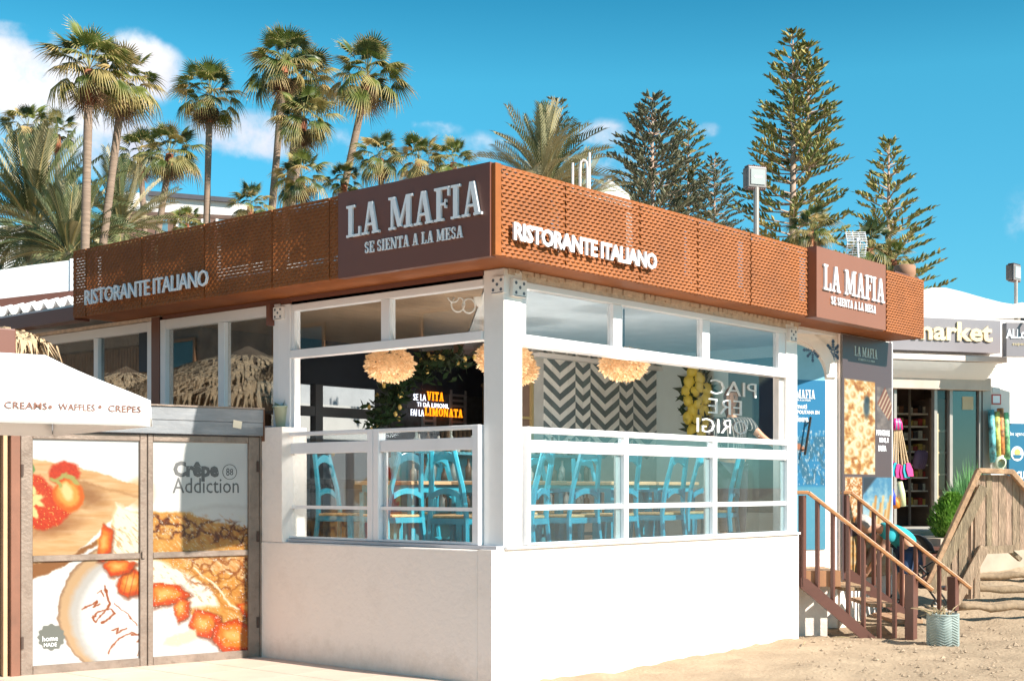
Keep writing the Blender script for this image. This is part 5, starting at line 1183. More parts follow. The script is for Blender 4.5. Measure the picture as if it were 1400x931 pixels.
# ------------------------------------------------------------------ planter with dry fronds
bp_ = atz(1289, 14.1, 0); bp_.z = ground_z(bp_.x, bp_.y)-.01
t = thing('planter', 'round grey green planter with herringbone relief holding dry palm fronds', 'planter', tuple(bp_))
PLM = mat('grey_green_planter', (.30, .36, .34), .65, var=.15, scale=12, dirt=.3, dirtc=(.45, .40, .32))
R0 = .158; MB().lathe(bp_, [(0, 0), (R0*.97, 0), (R0, .33), (R0-.012, .33), (R0-.02, .27), (0, .27)], 32).build('pot', PLM, t, True)
mb = MB(); nr = 12
for c_ in range(12):
    for r_ in range(nr):
        a0_ = 2*math.pi*c_/12; sg = 1 if c_ % 2 else -1; z0 = .012+r_*.027
        for k in range(2):
            fa, fb = k/2, (k+1)/2
            def q(f, dz, rr): a = a0_+f*2*math.pi/12*.96; z = min(.325, max(.004, z0+sg*(f-.5)*.035+dz)); return bp_+Vector((math.cos(a)*rr, math.sin(a)*rr, z))
            mb.add([q(fa, 0, R0), q(fb, 0, R0), q(fb, .014, R0), q(fa, .014, R0), q(fa, .004, R0+.008), q(fb, .004, R0+.008), q(fb, .011, R0+.008), q(fa, .011, R0+.008)], [(0, 1, 5, 4), (3, 7, 6, 2), (4, 5, 6, 7)])
tag(mb.build('relief', PLM, t), kind='stuff')
MB().lathe(bp_, [(R0+.001, .318), (R0+.008, .322), (R0+.008, .337), (R0-.014, .337), (R0-.014, .32)], 32).build('rim', PLM, t, True)
DRY = mat('dry_frond', (.33, .25, .14), .9, var=.4, scale=8)
for i in range(26):
    a = random.uniform(0, 6.28); o = bp_+Vector((math.cos(a)*.08, math.sin(a)*.08, .28)); d = -RGT*random.uniform(-.5, 1.0)+FWD*wob(.5)+UP*random.uniform(.25, .55); L = random.uniform(.15, .42)
    mb = MB().tube([o, o+d*L*.5+UP*.02, o+d*L+Vector((0, 0, -.06*i/26))], [.007, .006, .002], 5); mb.build('dry_stalk', DRY, t)
# ------------------------------------------------------------------ weathered wooden side fence of the bridge
WF = Frame(0, 0, VAZ-rad(90)); WF.o = atz(1340, 15.9, 0)
t = thing('wooden_fence', 'weathered wooden board fence with sloping handrail beside the sandy steps', 'fence', tuple(WF.o))
def topy(px): return 645+(1338-px)*(796-645)/70 if px < 1338 else (645 if px < 1382 else 645+(px-1382)*1.12)
def wpt(px, py, d=0): return WF.p(WF.s(px, d), d, WF.z(px, py, d))
px = 1285
while px < 1440:
    w_ = random.uniform(7.5, 11); y1 = topy(px+w_/2)+4+wob(1); y0 = 802+wob(6) if px < 1318 else ((815+wob(3)) if px < 1340 else 750+wob(3))
    if px < 1296: y0 = 800
    s0, s1 = WF.s(px), WF.s(px+w_-.5); sl0 = topy(px)+4; sl1 = topy(px+w_)+4; dd = wob(.012)
    if y0-y1 > 8: MB().prism(WF, [(s0, WF.z(px, y0)), (s1, WF.z(px, y0)), (s1, WF.z(px, max(sl1, 640))), (s0, WF.z(px, max(sl0, 640)))], dd, dd+.022).build('fence_board', GREYW, t)
    px += w_
for a, b_ in (((1268, 797), (1338, 643)), ((1336, 643), (1384, 645)), ((1382, 644), (1440, 712))): bevel(fixn(MB().beam(wpt(*a, -.03), wpt(*b_, -.03), .09, .06).build('handrail', mat('weathered_rail', (.46, .28, .16), .8, var=.35, scale=5, bump=.4, stretch=(3, 3, 3)), t)), .006, 1)
for a, b_ in (((1272, 808), (1345, 665)),): bevel(fixn(MB().beam(wpt(*a, -.05), wpt(*b_, -.05), .12, .05, up=WF.n).build('diagonal_board', GREYW, t)), .004, 1)
bevel(fixn(MB().beam(wpt(1305, 824, -.04), wpt(1346, 748, -.04), .12, .05, up=WF.n).build('diagonal_board', GREYW, t)), .004, 1)
MB().beam(wpt(1340, 752, -.03), wpt(1384, 750, -.03), .09, .05, up=WF.n).build('bottom_rail', GREYW, t)
for px in (1310, 1325): MB().beam(wpt(px, 818, .05), wpt(px, topy(px)+8, .05), .09, .09).build('fence_post', GREYW, t)
bevel(fixn(MB().beam(wpt(1380, 752, .1), wpt(1395, 765, .1), .08, .05).build('bottom_rail', GREYW, t)), .004, 1)
# low brown benches between stairs and fence
t = thing('wooden_bench', 'dark brown wooden bench behind the end of the stair railing', 'bench', tuple(atz(1278, 17.2, .2)))
SQ = Frame(0, 0, VAZ-rad(90)); SQ.o = atz(1278, 17.0, 0)
for y_, h_ in ((748, 4), (757, 4)): MB().fbox(SQ, SQ.s(1262), SQ.s(1296), .0, .5, SQ.z(1278, y_+h_), SQ.z(1278, y_)).build('seat_board', BROWNP, t)
for px in (1264, 1293): MB().fbox(SQ, SQ.s(px-1.5), SQ.s(px+1.5), 0, .06, .1, SQ.z(px, 761)).build('leg', BROWNP, t)
# sandy steps with log edges
for i, (pa, pb, y, D, lab) in enumerate(((1328, 1480, 762, 18.2, 'top timber edge of the sandy steps below the fence'), (1322, 1500, 783, 17.2, 'second timber edge down the sandy steps'), (1318, 1520, 801, 16.5, 'third timber edge down the sandy steps'), (1306, 1500, 826, 15.9, 'lowest timber edge half buried in the sand'))):
    a, b_ = at(pa, y, D), at(pb, y+wob(3), D); n = 12; mb = MB(); pts = [a.lerp(b_, k/n)+UP*wob(.014)+FWD*wob(.02) for k in range(n+1)]
    mb.tube([p-UP*.03 for p in pts], [.045*random.uniform(.7, 1.25) for _ in pts], 7); o = mb.build('timber_step', mat('sandy_timber', (.31, .22, .14), .95, var=.3, scale=6, bump=.8, bscale=14), None, True)
    tag(o, lab, 'step', 'timber edges of the sandy steps')
# scattered stones and twigs on the sand
mb = MB()
for i in range(900):
    px = random.uniform(1090, 1400); py = random.uniform(745, 931); D = 1.6*1855/max(40, (py-667)); 
    if D > 22: continue
    c = atz(px, D, 0); c.z = ground_z(c.x, c.y)-.008; r = random.uniform(.006, .022)*(1.8 if random.random() < .06 else 1)
    vs = [c+Vector((r*math.cos(k*1.05)*random.uniform(.7, 1.2), r*math.sin(k*1.05)*random.uniform(.7, 1.2), 0)) for k in range(6)]+[c+Vector((wob(.3*r), wob(.3*r), r*.8))]
    mb.add(vs, [(k, (k+1) % 6, 6) for k in range(6)])
tag(mb.build('pebbles', mat('pebble', (.38, .28, .19), .9, var=.4, scale=20)), 'small pebbles and clods scattered over the sand', 'pebbles', kind='stuff')
for i, (px, py, L, a, lab) in enumerate(((1100, 885, .25, .4, 'near the corner of the white wall'), (1345, 790, .3, 1.0, 'beside the sandy steps'), (1150, 878, .18, 2.4, 'at the foot of the stringer'))):
    D = 1.6*1855/(py-667); c = atz(px, D, 0); c.z = ground_z(c.x, c.y)+.004; d = Vector((math.cos(a), math.sin(a), 0))
    tag(MB().tube([c-d*L/2, c+Vector((0, 0, .01)), c+d*L/2+Vector((.02, .01, 0))], [.006, .007, .003], 5).build('twig', DRY), 'dry twig lying on the sand '+lab, 'twig', 'dry twigs on the sand')

# ------------------------------------------------------------------ market shop
mo = atz(1285, 20.8, 0); MK = Frame(mo.x, mo.y, rad(-31.7))
S_ = thing('market_shop', 'white mini market with grey sign, sliding glass doors and awning box', 'shop', tuple(MK.p(0, 2, 1)))
mz = MK.z; ms = MK.s
zfl = mz(1285, 722); zdt = mz(1285, 530); ztop = mz(1285, 433)
sa, sb, sc = ms(1222), ms(1347), ms(1500)
SHW = mat('shop_white', (.80, .75, .70), .7, var=.03, bump=.15, bscale=12, dirt=.05)
MB().fbox(MK, sb, sc, 0, .2, 0, ztop).build('wall', SHW, S_)
MB().fbox(MK, ms(1150), sa, 0, .2, 0, ztop).build('wall', SHW, S_)
MB().fbox(MK, sa, sb, .0, .2, zdt, ztop).build('wall', SHW, S_)
MB().fbox(MK, ms(1120), sc, -3.0, 6, -.3, zfl-.03).build('shop_floor', mat('shop_paving', (.48, .38, .29), .8, var=.15), S_)
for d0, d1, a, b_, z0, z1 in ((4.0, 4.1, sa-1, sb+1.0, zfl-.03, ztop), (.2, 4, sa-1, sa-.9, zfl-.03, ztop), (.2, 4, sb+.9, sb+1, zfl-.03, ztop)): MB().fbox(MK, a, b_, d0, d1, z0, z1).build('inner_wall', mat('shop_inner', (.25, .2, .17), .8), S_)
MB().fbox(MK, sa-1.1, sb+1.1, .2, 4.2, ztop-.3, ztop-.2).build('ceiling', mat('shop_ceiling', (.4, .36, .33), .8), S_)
# sign
MB().fbox(MK, ms(1205, -.25), ms(1368, -.25), -.25, -.01, mz(1285, 480, -.25), mz(1285, 435, -.25)).build('shop_sign', mat('sign_grey', (.235, .215, .23), .4, var=.04), S_)
mb = MB(); text(mb, MK, 'market', ms(1247, -.26), ms(1356, -.26), mz(1300, 466, -.26), mz(1300, 440, -.26), -.25, .03, .03); mb.build('sign_letters', mat('cream_letters', (.72, .60, .38), .5), S_)
bevel(MB().fbox(MK, ms(1200, -.4), ms(1376, -.4), -.42, -.01, mz(1285, 493, -.4), mz(1285, 485, -.4)).build('awning_box', mat('awning_beige', (.72, .62, .55), .6), S_), .01)
mb = MB()
for i in range(8):
    f0, f1 = i/8, (i+1)/8; q = lambda f: (-.40+.32*f, mz(1285, 494+26*f, -.4+.3*f)-.03*math.sin(f*math.pi))
    (d0, z0), (d1, z1) = q(f0), q(f1); mb.add([MK.p(ms(1205, -.4), d0, z0), MK.p(ms(1365, -.4), d0, z0), MK.p(ms(1362, -.4), d1, z1), MK.p(ms(1205, -.4), d1, z1)], [(0, 1, 2, 3)])
mb.build('awning_cloth', CANV, S_, True)
bevel(MB().fbox(MK, sa-.1, sb+.02, -.12, -.002, mz(1285, 533), mz(1285, 516)).build('door_operator', mat('operator_beige', (.50, .41, .34), .5), S_), .008)
mb = MB(); text(mb, MK, 'Manusa', ms(1258, -.12), ms(1272, -.12), mz(1285, 533, -.12)+.03, mz(1285, 533, -.12)+.07, -.121, .003, .01) if False else None
for pa, pb, ya, yb in ((1221, 1224.5, 722, 533), (1276, 1280, 722, 533), (1297, 1301, 722, 533), (1337, 1340, 722, 533), (1342, 1353, 722, 518)): MB().fbox(MK, ms(pa), ms(pb), -.03, .05, mz(1285, ya), mz(1285, yb)-.002).build('door_frame', ALUSHOP, S_)
MB().fbox(MK, sa, sb, -.05, .18, zfl-.028, zfl+.03).build('threshold', ALUSHOP, S_)
pane(MK, ms(1301)+.01, ms(1337)-.01, zfl+.03, zdt, .01, glassmat('shop_glass', (.62, .64, .62), .09), S_); pane(MK, ms(1280), ms(1297), zfl+.03, zdt, .03, glassmat('clear_glass', (.9, .92, .92), .03), S_)
mb = MB(); mb.fbox(MK, ms(1316), ms(1331), .004, .008, mz(1320, 560), mz(1320, 542)); mb.build('notice', mat('notice_tan', (.55, .42, .25), .7), S_)
# shelves with goods
SHG = [mat('goods_'+n, c, .5, var=.4, scale=25) for n, c in (('brown', (.25, .11, .06)), ('tan', (.5, .34, .16)), ('dark', (.06, .05, .05)), ('red', (.4, .06, .04)), ('pale', (.6, .55, .45)), ('yellow', (.6, .42, .1)))]
rk = thing('shop_shelving', 'shelving stacked with goods just inside the sliding doors of the market', 'shelves', tuple(MK.p(-1, 1.6, zfl)))
for k, y in enumerate((566, 583, 600, 617, 635, 652, 670, 690)):
    z = mz(1245, y, 1.6); a0, a1 = ms(1222, 1.6)-.6, ms(1270, 1.6)
    MB().fbox(MK, a0, a1, 1.35, 1.8, z-.025, z).build('shelf', mat('shelf_cream', (.75, .68, .58), .5), rk)
    for c_ in range(3):
        mb = MB(); a = a0+.05+c_*.09
        while a < a1-.1: h = random.uniform(.08, .14); mb.fbox(MK, a, a+.075, 1.42, 1.6, z+.001, z+h); a += .27
        tag(mb.build('goods', SHG[(k+c_*2) % 6], rk), kind='stuff')
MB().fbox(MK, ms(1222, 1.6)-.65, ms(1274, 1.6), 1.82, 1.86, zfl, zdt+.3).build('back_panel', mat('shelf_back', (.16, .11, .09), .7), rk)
for px in (1239, 1271): MB().fbox(MK, ms(px, 1.4), ms(px+1.6, 1.4), 1.3, 1.345, zfl, zdt+.2).build('upright', ALUSHOP, rk)
rk = thing('drinks_cooler', 'lit cooler cabinet seen through the glass door of the market', 'cooler', tuple(MK.p(.3, 1.2, zfl)))
MB().fbox(MK, ms(1276, 1.2), ms(1300, 1.2), 1.3, 1.9, zfl, mz(1290, 545, 1.2)).build('cabinet', mat('cooler_brown', (.2, .15, .12), .5), rk)
MB().fbox(MK, ms(1283, 1.2), ms(1286, 1.2), 1.26, 1.298, zfl+.2, mz(1290, 565, 1.2)).build('light_strip', mat('warm_strip', (.9, .75, .5), .5, em=(1, .75, .45), ems=.8), rk)
for y in (590, 620, 650, 680): MB().fbox(MK, ms(1287, 1.2), ms(1298, 1.2), 1.25, 1.299, mz(1290, y, 1.2), mz(1290, y-3, 1.2)).build('shelf', SHG[4], rk)
# hanging flip flops / bags inside
for i in range(4):
    c = MK.p(ms(1254+i*4.2, .8), .8+i*.03, mz(1258, 628, .8)); tag(MB().lathe(c, [(0, -.16), (.05, -.14), (.065, -.02), (.06, .12), (0, .16)], 10, MK.u*.2+UP).build('beach_bag', mat('mauve_fabric', (.16, .10, .17), .8, var=.2), None, True), 'mauve beach bag hanging in the market doorway, %s' % ('leftmost of the four', 'second of the four from the left', 'third of the four from the left', 'rightmost of the four')[i], 'bag', 'mauve bags hanging in the doorway')
# roof canopy, dome shaped tarpaulin
DM = Frame(0, 0, VAZ-rad(90)); DM.o = atz(1300, 23.5, 0)
prof = [(1205, 450), (1225, 402), (1245, 396), (1262, 396), (1285, 403), (1310, 412), (1335, 420), (1350, 423), (1362, 420), (1378, 424), (1395, 431), (1430, 436), (1520, 440)]
t = thing('tarpaulin_roof', 'bright white curved tarpaulin roof above the market sign', 'canopy roof', tuple(DM.o)); mb = MB(); n = len(prof)
for j in range(9):
    f = j/8; k = math.sin(math.pi*min(1, .35+f*.65))**.5
    for (px, py) in prof: s_, z = DM.hit(px, py); z0 = DM.z(1300, 452); mb.v.append(tuple(DM.p(s_, -1.2+f*7+.0, z0+(z-z0)*(.80+.20*min(1, f*3)))))
mb.f = [(j*n+i, j*n+i+1, (j+1)*n+i+1, (j+1)*n+i) for j in range(8) for i in range(n-1)]
mb.f.append(tuple(range(n)))
o = fixn(mb.build('canopy', CANV, t, False))
# second sign and its roof, side wall items
s2 = atz(1372, 20.2, 0); MK2 = Frame(s2.x, s2.y, rad(-44))
t = thing('corner_sign', 'dark grey sign beginning ALLoou cut by the right edge of the photograph', 'sign', tuple(MK2.p(.6, 0, 3.6)))
MB().fbox(MK2, 0, 1.6, -.1, .05, MK2.z(1380, 487, -.1), MK2.z(1380, 441, -.1)).build('board', MATS['sign_grey'], t)
mb = MB(); text(mb, MK2, 'ALLoou', MK2.s(1375, -.1), MK2.s(1414, -.1), MK2.z(1385, 463, -.1), MK2.z(1385, 450, -.1), -.1, .012, .03); mb.build('letters', LETTER, t)
mb = MB(); text(mb, MK2, 'supermercado', MK2.s(1384, -.1), MK2.s(1430, -.1), MK2.z(1385, 473, -.1), MK2.z(1385, 468, -.1), -.1, .008); mb.build('letters', MATS['cream_letters'], t)
MB().tube([MK2.p(.3, -.2, MK2.z(1390, 452)), MK2.p(.3, -.2, MK2.z(1390, 440)), MK2.p(.25, -.05, MK2.z(1390, 437))], .02, 6).build('sign_lamp', BLK, t)
t = thing('blue_sign', 'blue printed sign with a round white emblem at the right edge', 'sign', tuple(MK.p(ms(1395, -.06), -.06, 1.7)))
MB().fbox(MK, ms(1379, -.05), ms(1440, -.05), -.06, -.003, mz(1390, 665, -.05), mz(1390, 579, -.05)).build('board', mat('sign_blue', (.008, .12, .22), .4, var=.08), t)
s_, z_ = MK.hit(1390.5, 620, -.06); MB().lathe(MK.p(s_, -.062, z_), [(0, -.004), (.115, -.004), (.115, .002), (.0, .002)], 28, MK.n).build('emblem', LETTER, t)
MB().lathe(MK.p(s_, -.068, z_+.02), [(0, -.003), (.055, -.003), (.055, .002), (.0, .002)], 14, MK.n).build('emblem_figure', mat('emblem_gold', (.6, .42, .12), .5), t); MB().prism(MK, [(s_-.09, z_-.02), (s_+.09, z_-.02), (s_+.05, z_-.075), (s_-.05, z_-.075)], -.074, -.067).build('emblem_figure', mat('sign_blue', (0, 0, 0)), t)
mb = MB(); text(mb, MK, 'be agency 4 U', ms(1381, -.06), ms(1412, -.06), mz(1390, 597, -.06), mz(1390, 590, -.06), -.061, .004); text(mb, MK, 'K CLUB', ms(1383, -.06), ms(1408, -.06), mz(1390, 655, -.06), mz(1390, 644, -.06), -.061, .004, .04); mb.build('lettering', LETTER, t)
o = MB().fbox(MK, ms(1356, -.01), ms(1368.5, -.01), -.012, -.001, mz(1362, 553), mz(1362, 539)).build('wall_notice', mat('notice_red', (.5, .1, .08), .5)); tag(o, 'small red bordered notice on the white wall beside the shop door', 'notice')
o2 = MB().fbox(MK, ms(1357.5, -.012), ms(1367, -.012), -.014, -.0125, mz(1362, 551), mz(1362, 541)).build('notice_sheet', LETTER, o)
o = MB().fbox(MK, ms(1357, -.01), ms(1367, -.01), -.012, -.001, mz(1362, 537), mz(1362, 530)).build('wall_notice', mat('notice_pale', (.6, .62, .62), .5)); tag(o, 'small pale notice above the red bordered one', 'notice')
# rolled mats and noodles
cols = [((.10, .35, .38), 'teal patterned'), ((.55, .45, .10), 'yellow patterned'), ((.55, .18, .05), 'orange striped'), ((.16, .42, .18), 'green patterned')]
for i, (px, y1, y0) in enumerate(((1358, 560, 632), (1364.5, 563, 630), (1369.5, 558, 622), (1377, 564, 628))):
    c, w_ = cols[i]; m_ = mat('mat_'+w_.split()[0], c, .6, var=1.0, scale=9, dirt=.5, dirtc=(.5, .5, .35)); a = MK.p(ms(px, -.15), -.15, mz(px, y0, -.15)); b_ = MK.p(ms(px+wob(1.5), -.15), -.12, mz(px, y1, -.15))
    o = MB().tube([a, a.lerp(b_, .5), b_], .05, 12).build('rolled_mat', m_, None, True); tag(o, 'rolled %s beach mat standing by the shop door, %s' % (w_, ('leftmost', 'second from left', 'third from left, tallest', 'rightmost')[i]), 'beach mat', 'rolled beach mats by the shop door')
c = MK.p(ms(1368, -.2), -.2, mz(1368, 633, -.2)); t = tag(MB().lathe(c, [(.07, -.02), (.10, -.01), (.11, .02), (.10, .05), (.06, .06), (0, .03)], 16, MK.n+UP*.2).build('paddle_bat', mat('pale_green_plastic', (0, 0, 0)), None, True), 'pale green round toy bat in front of the rolled mats', 'toy')
# toy spades
for i in range(6):
    px = 1219+i*3.7; top = MK.p(ms(1224, -.5)+i*.012, -.5, mz(1224, 572, -.5)); pk = i not in (1, 4)
    b_ = MK.p(ms(px+ (2 if i > 2 else 0), -.5), -.5-.02*i, mz(px, 655-abs(i-3)*2, -.5)); t = thing('toy_spade', 'x', 'toy spade', tuple(b_), 'toy spades hanging by the market door')
    t['label'] = ('pink' if pk else 'teal') + ' toy spade with wooden handle, ' + ('leftmost of the hanging bunch', 'second from the left in the hanging bunch', 'third from the left in the hanging bunch', 'fourth from the left in the hanging bunch', 'fifth from the left in the hanging bunch', 'rightmost of the hanging bunch')[i]
    d = (b_-top).normalized(); pm_ = mat('pink_plastic', (.75, .03, .22), .35) if pk else mat('teal_plastic', (.02, .35, .42), .35)
    MB().tube([top+d*.12, b_-d*.2], .012, 6).build('handle', mat('pale_wood', (.6, .42, .24), .7), t); MB().tube([top, top+d*.07, top+d*.17], [.02, .04, .03], 8).build('grip', pm_, t, True)
    e = MK.u*.055; n_ = MK.n*.012; q = b_-d*.2; MB().add([q-e*.5-n_, q+e*.5-n_, q+e+d*.1-n_, q+e*.8+d*.2-n_, q-e*.8+d*.2-n_, q-e+d*.1-n_, q-e*.5+n_, q+e*.5+n_, q+e+d*.1+n_, q+e*.8+d*.2+n_, q-e*.8+d*.2+n_, q-e+d*.1+n_], [(0, 1, 2, 3, 4, 5), (11, 10, 9, 8, 7, 6)]+[(k, (k+1) % 6, (k+1) % 6+6, k+6) for k in range(6)]).build('blade', pm_, t)
for i, (px, y1, y0, c, w_) in enumerate(((1221, 668, 690, (.02, .05, .45), 'blue'), (1226, 680, 694, (.7, .22, .02), 'orange'), (1234, 658, 692, (.55, .6, .35), 'pale yellow patterned'))):
    a = MK.p(ms(px, -.5), -.5, mz(px, y0, -.5)); b_ = MK.p(ms(px-4, -.5), -.5, mz(px, y1, -.5))
    tag(MB().tube([a, a.lerp(b_, .5), b_], [.05, .06, .04], 10).build('beach_toy', mat('toy_'+w_.split()[0], c, .5, var=.2), None, True), w_+' rolled beach toy hanging below the spades', 'toy', 'rolled toys below the spades')
# stone ledge and pavement edge in front of the shop
LG = Frame(0, 0, VAZ-rad(90)); LG.o = atz(1258, 18.6, 0)
o = bevel(MB().fbox(LG, LG.s(1225), LG.s(1285), 0, .6, .3, LG.z(1258, 724)).build('stone_ledge', mat('carved_stone', (.42, .37, .31), .9, var=.35, scale=7, bump=1, bscale=12)), .02); tag(o, 'rough grey stone ledge at the foot of the market door', 'ledge')
# ------------------------------------------------------------------ plants by the shop
def leafy(name, label, cat, base, R, H, n, m, blade, up=.5, pot=True, droop=.3):
    t = thing(name, label, cat, tuple(base)); mb = MB()
    for i in range(n):
        a = random.uniform(0, 6.28); f = random.random()**.5; h = random.random()
        if blade > .3: o = base+Vector((wob(.05), wob(.05), 0)); d = Vector((math.cos(a)*f*R, math.sin(a)*f*R, H*(1-f*.4)*random.uniform(.7, 1.05)))
        else: o = base+Vector((math.cos(a)*f*R*math.sin(math.pi*(.15+.8*h)), math.sin(a)*f*R*math.sin(math.pi*(.15+.8*h)), h*H)); d = Vector((math.cos(a)*.5, math.sin(a)*.5, up)).normalized()*blade*random.uniform(.6, 1.3)+Vector((wob(.02), wob(.02), wob(.02)))
        q = d.cross(UP+Vector((wob(.5), wob(.5), 0))).normalized()*(.012 if blade > .3 else blade*.16); mid = o+d*.55+UP*(.03 if blade > .3 else 0)
        mb.add([o-q*.4, o+q*.4, mid+q, mid-q, o+d-UP*droop*d.length*.25*f], [(0, 1, 2, 3), (3, 2, 4)])
    tag(mb.build('foliage', m, t), kind='stuff')
    if pot: MB().lathe(base, [(0, -.3), (.12, -.3), (.17, .02), (.15, .02), (0, 0)], 14).build('pot', mat('terracotta', (.35, .15, .08), .8), t, True)
    return t
LB = mat('bright_leaf', (.17, .33, .05), .45, var=.45, scale=7, trans=.3, spec=.3); LP_ = mat('fresh_frond', (.20, .42, .16), .45, var=.35, scale=5, trans=.3, spec=.3)
b_ = at(1302, 742, 17.8); leafy('shrub', 'dense bright green shrub left of the weathered fence rail', 'shrub', b_, .30, .62, 5200, LB, .062, .8)
b_ = at(1326, 742, 18.3); leafy('potted_palm', 'feathery light green potted palm behind the shrub', 'palm', b_, .40, 1.25, 800, LP_, .5)

# ------------------------------------------------------------------ roof things
def flood(px, py, D, s, label, poley, yaw=0, r=.03):
    c = at(px, py, D); t = thing('floodlight', label, 'floodlight', tuple(at(px, poley, D)), 'floodlights on poles'); z0 = at(px, poley, D).z
    F = Frame(c.x, c.y, VAZ-rad(90)+yaw); MB().tube([Vector((c.x, c.y, z0)), Vector((c.x, c.y, c.z-s*.45))], r, 10).build('pole', mat('pole_grey', (.36, .32, .29), .5, metal=.3), t)
    MB().tube([F.p(-s*.3, 0, c.z-s*.38), F.p(0, 0, c.z-s*.58), F.p(s*.3, 0, c.z-s*.38)], r*.6, 6).build('bracket', BROWNP, t)
    bd = bevel(MB().fbox(F, -s/2, s/2, .0, s*.45, c.z-s/2, c.z+s/2).build('housing', mat('flood_grey', (.16, .12, .10), .5), t), s*.08, 3)
    bevel(MB().fbox(F, -s*.5, s*.5, -.03, -.002, c.z-s*.5, c.z+s*.5).build('bezel', mat('bezel_grey', (.22, .20, .19), .4), t), s*.05, 3)
    MB().fbox(F, -s*.38, s*.38, -.04, -.031, c.z-s*.36, c.z+s*.36).build('lens', mat('flood_lens', (.36, .38, .37), .25), t)
    mb = MB()
    for k in range(9): a = -s*.44+k*s*.11; mb.fbox(F, a-.008, a+.008, -.02, s*.3, c.z+s*.5, c.z+s*.56).fbox(F, a-.008, a+.008, -.02, s*.3, c.z-s*.56, c.z-s*.5)
    tag(mb.build('cooling_fins', BROWNP, t), kind='stuff')
    for k in range(3): MB().fbox(F, -s*.2+k*s*.15, -s*.1+k*s*.15, -.043, -.0405, c.z-s*.05, c.z+s*.05).build('led', mat('led_pale', (.9, .85, .75), .3), t)
flood(1034, 243, 14.6, .225, 'square floodlight on a pole rising behind the sunny fascia', 330, rad(20))
flood(1389, 373, 23.0, .27, 'floodlight on a tall pole at the right edge turned away', 440, rad(45))
# aerial
ac = at(1172, 332, 17); t = thing('tv_aerial', 'grid television aerial on a thin mast behind the second sign board', 'aerial', tuple(at(1174, 380, 17)))
MB().tube([at(1175, 380, 17), at(1172, 325, 17)], .012, 6).build('mast', ALU, t)
for sgn in (-1, 1):
    mb = MB()
    for k in range(6):
        z = sgn*(.02+k*.026); a = ac+UP*z-RGT*.13+FWD*(.02*k); b_ = ac+UP*z+RGT*.13+FWD*(.02*k); mb.tube([a, b_], .005, 4)
    for k in range(4): x = -.12+k*.08; mb.tube([ac+RGT*x, ac+RGT*x+UP*sgn*.15+FWD*.1], .005, 4)
    mb.build('reflector_grid', ALU, t)
MB().tube([ac-FWD*.25, ac+FWD*.05], .008, 5).build('boom', ALU, t)
# chimney pot
o = at(1237, 378, 17.5); t = thing('chimney_pot', 'brown round vent pot above the right end of the fascia', 'chimney', tuple(o))
MB().lathe(o, [(0, -.3), (.12, -.3), (.12, 0), (.135, .02), (.135, .13), (.12, .14), (.0, .12)], 16).build('pot', mat('clay_pot', (.33, .17, .10), .8, var=.15), t, True)
MB().box(o.x-.5, o.x+.2, o.y-.1, o.y+.25, o.z-.02, o.z+.0).build('slab', BROWNP, t)
# hoop ladder
t = thing('roof_ladder', 'pale tubular hoops of a roof ladder in front of the date palm', 'ladder', tuple(at(795, 280, 17)))
for px in (783, 797, 806):
    w_ = 4.5; y = 232 if px == 797 else (223 if px < 790 else 209)
    if px == 797: MB().tube([at(793, 285, 17), at(793, 232, 17), at(794, 222, 17), at(798, 219, 17), at(802, 222, 17), at(803, 232, 17), at(803, 285, 17)], .018, 8).build('hoop', mat('cream_tube', (.72, .62, .55), .4), t, True)
    else: MB().tube([at(px, 285, 17), at(px, y, 17)], .016, 8).build('upright', mat('cream_tube', (.7, .6, .55)), t)
# white buildings far behind
def far_building(label, pts, D, depth, band=None):
    F = Frame(0, 0, VAZ-rad(90)); F.o = atz(pts[0][0], D, 0); t = thing('far_building', label, 'building', tuple(F.o)); F2 = F
    poly = [F.hit(*p) for p in pts]; zb = 0.0
    mb = MB().prism(F, [(poly[0][0], zb), (poly[-1][0], zb)]+[(a, z) for a, z in poly[::-1]], 0, depth); mb.build('wall', WHITE if band is None else WHITE, t); return t, F
t, F = far_building('long white hotel with flat dark edged roof behind the slim palm trunks', [(150, 262), (215, 265), (322, 277), (342, 282)], 60, 14)
a = lambda px, py, d=0: F.p(F.s(px, d), d, F.z(px, py, d))
MB().beam(a(203, 264.5, -.1), a(322, 274.5, -.1), .15, .2).build('roof_edge', mat('slate_roof', (.10, .10, .12), .7), t)
MB().beam(a(150, 290, -.12), a(345, 299, -.12), .2, .16).build('cornice', mat('shadow_brown', (.16, .10, .08), .8), t)  # dark strip, the shadow line is put into its colour
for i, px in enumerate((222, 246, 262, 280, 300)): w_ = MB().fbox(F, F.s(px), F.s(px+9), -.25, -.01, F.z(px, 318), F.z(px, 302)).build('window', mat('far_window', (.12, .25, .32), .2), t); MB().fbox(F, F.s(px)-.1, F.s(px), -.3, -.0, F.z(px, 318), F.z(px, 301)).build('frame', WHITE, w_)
MB().fbox(F, F.s(150), F.s(345), -.20, -.02, F.z(250, 330), F.z(250, 297)).build('storey_shade_sheet', mat('storey_shade_brown', (.22, .13, .10), .9), t)  # dark sheet over the white wall, shade put into its colour
t, F = far_building('white gabled building top between the date palm and the pines', [(812, 264), (833, 245), (860, 266), (864, 282)], 45, 8)
t, F = far_building('low white parapet beyond the right end of the fascia', [(1195, 345), (1215, 342), (1262, 396), (1275, 400)], 40, 6) if False else (None, None)
t, F = far_building('pale hillside villa behind the big date palm at the far left', [(-60, 312), (60, 306), (62, 330)], 62, 8)

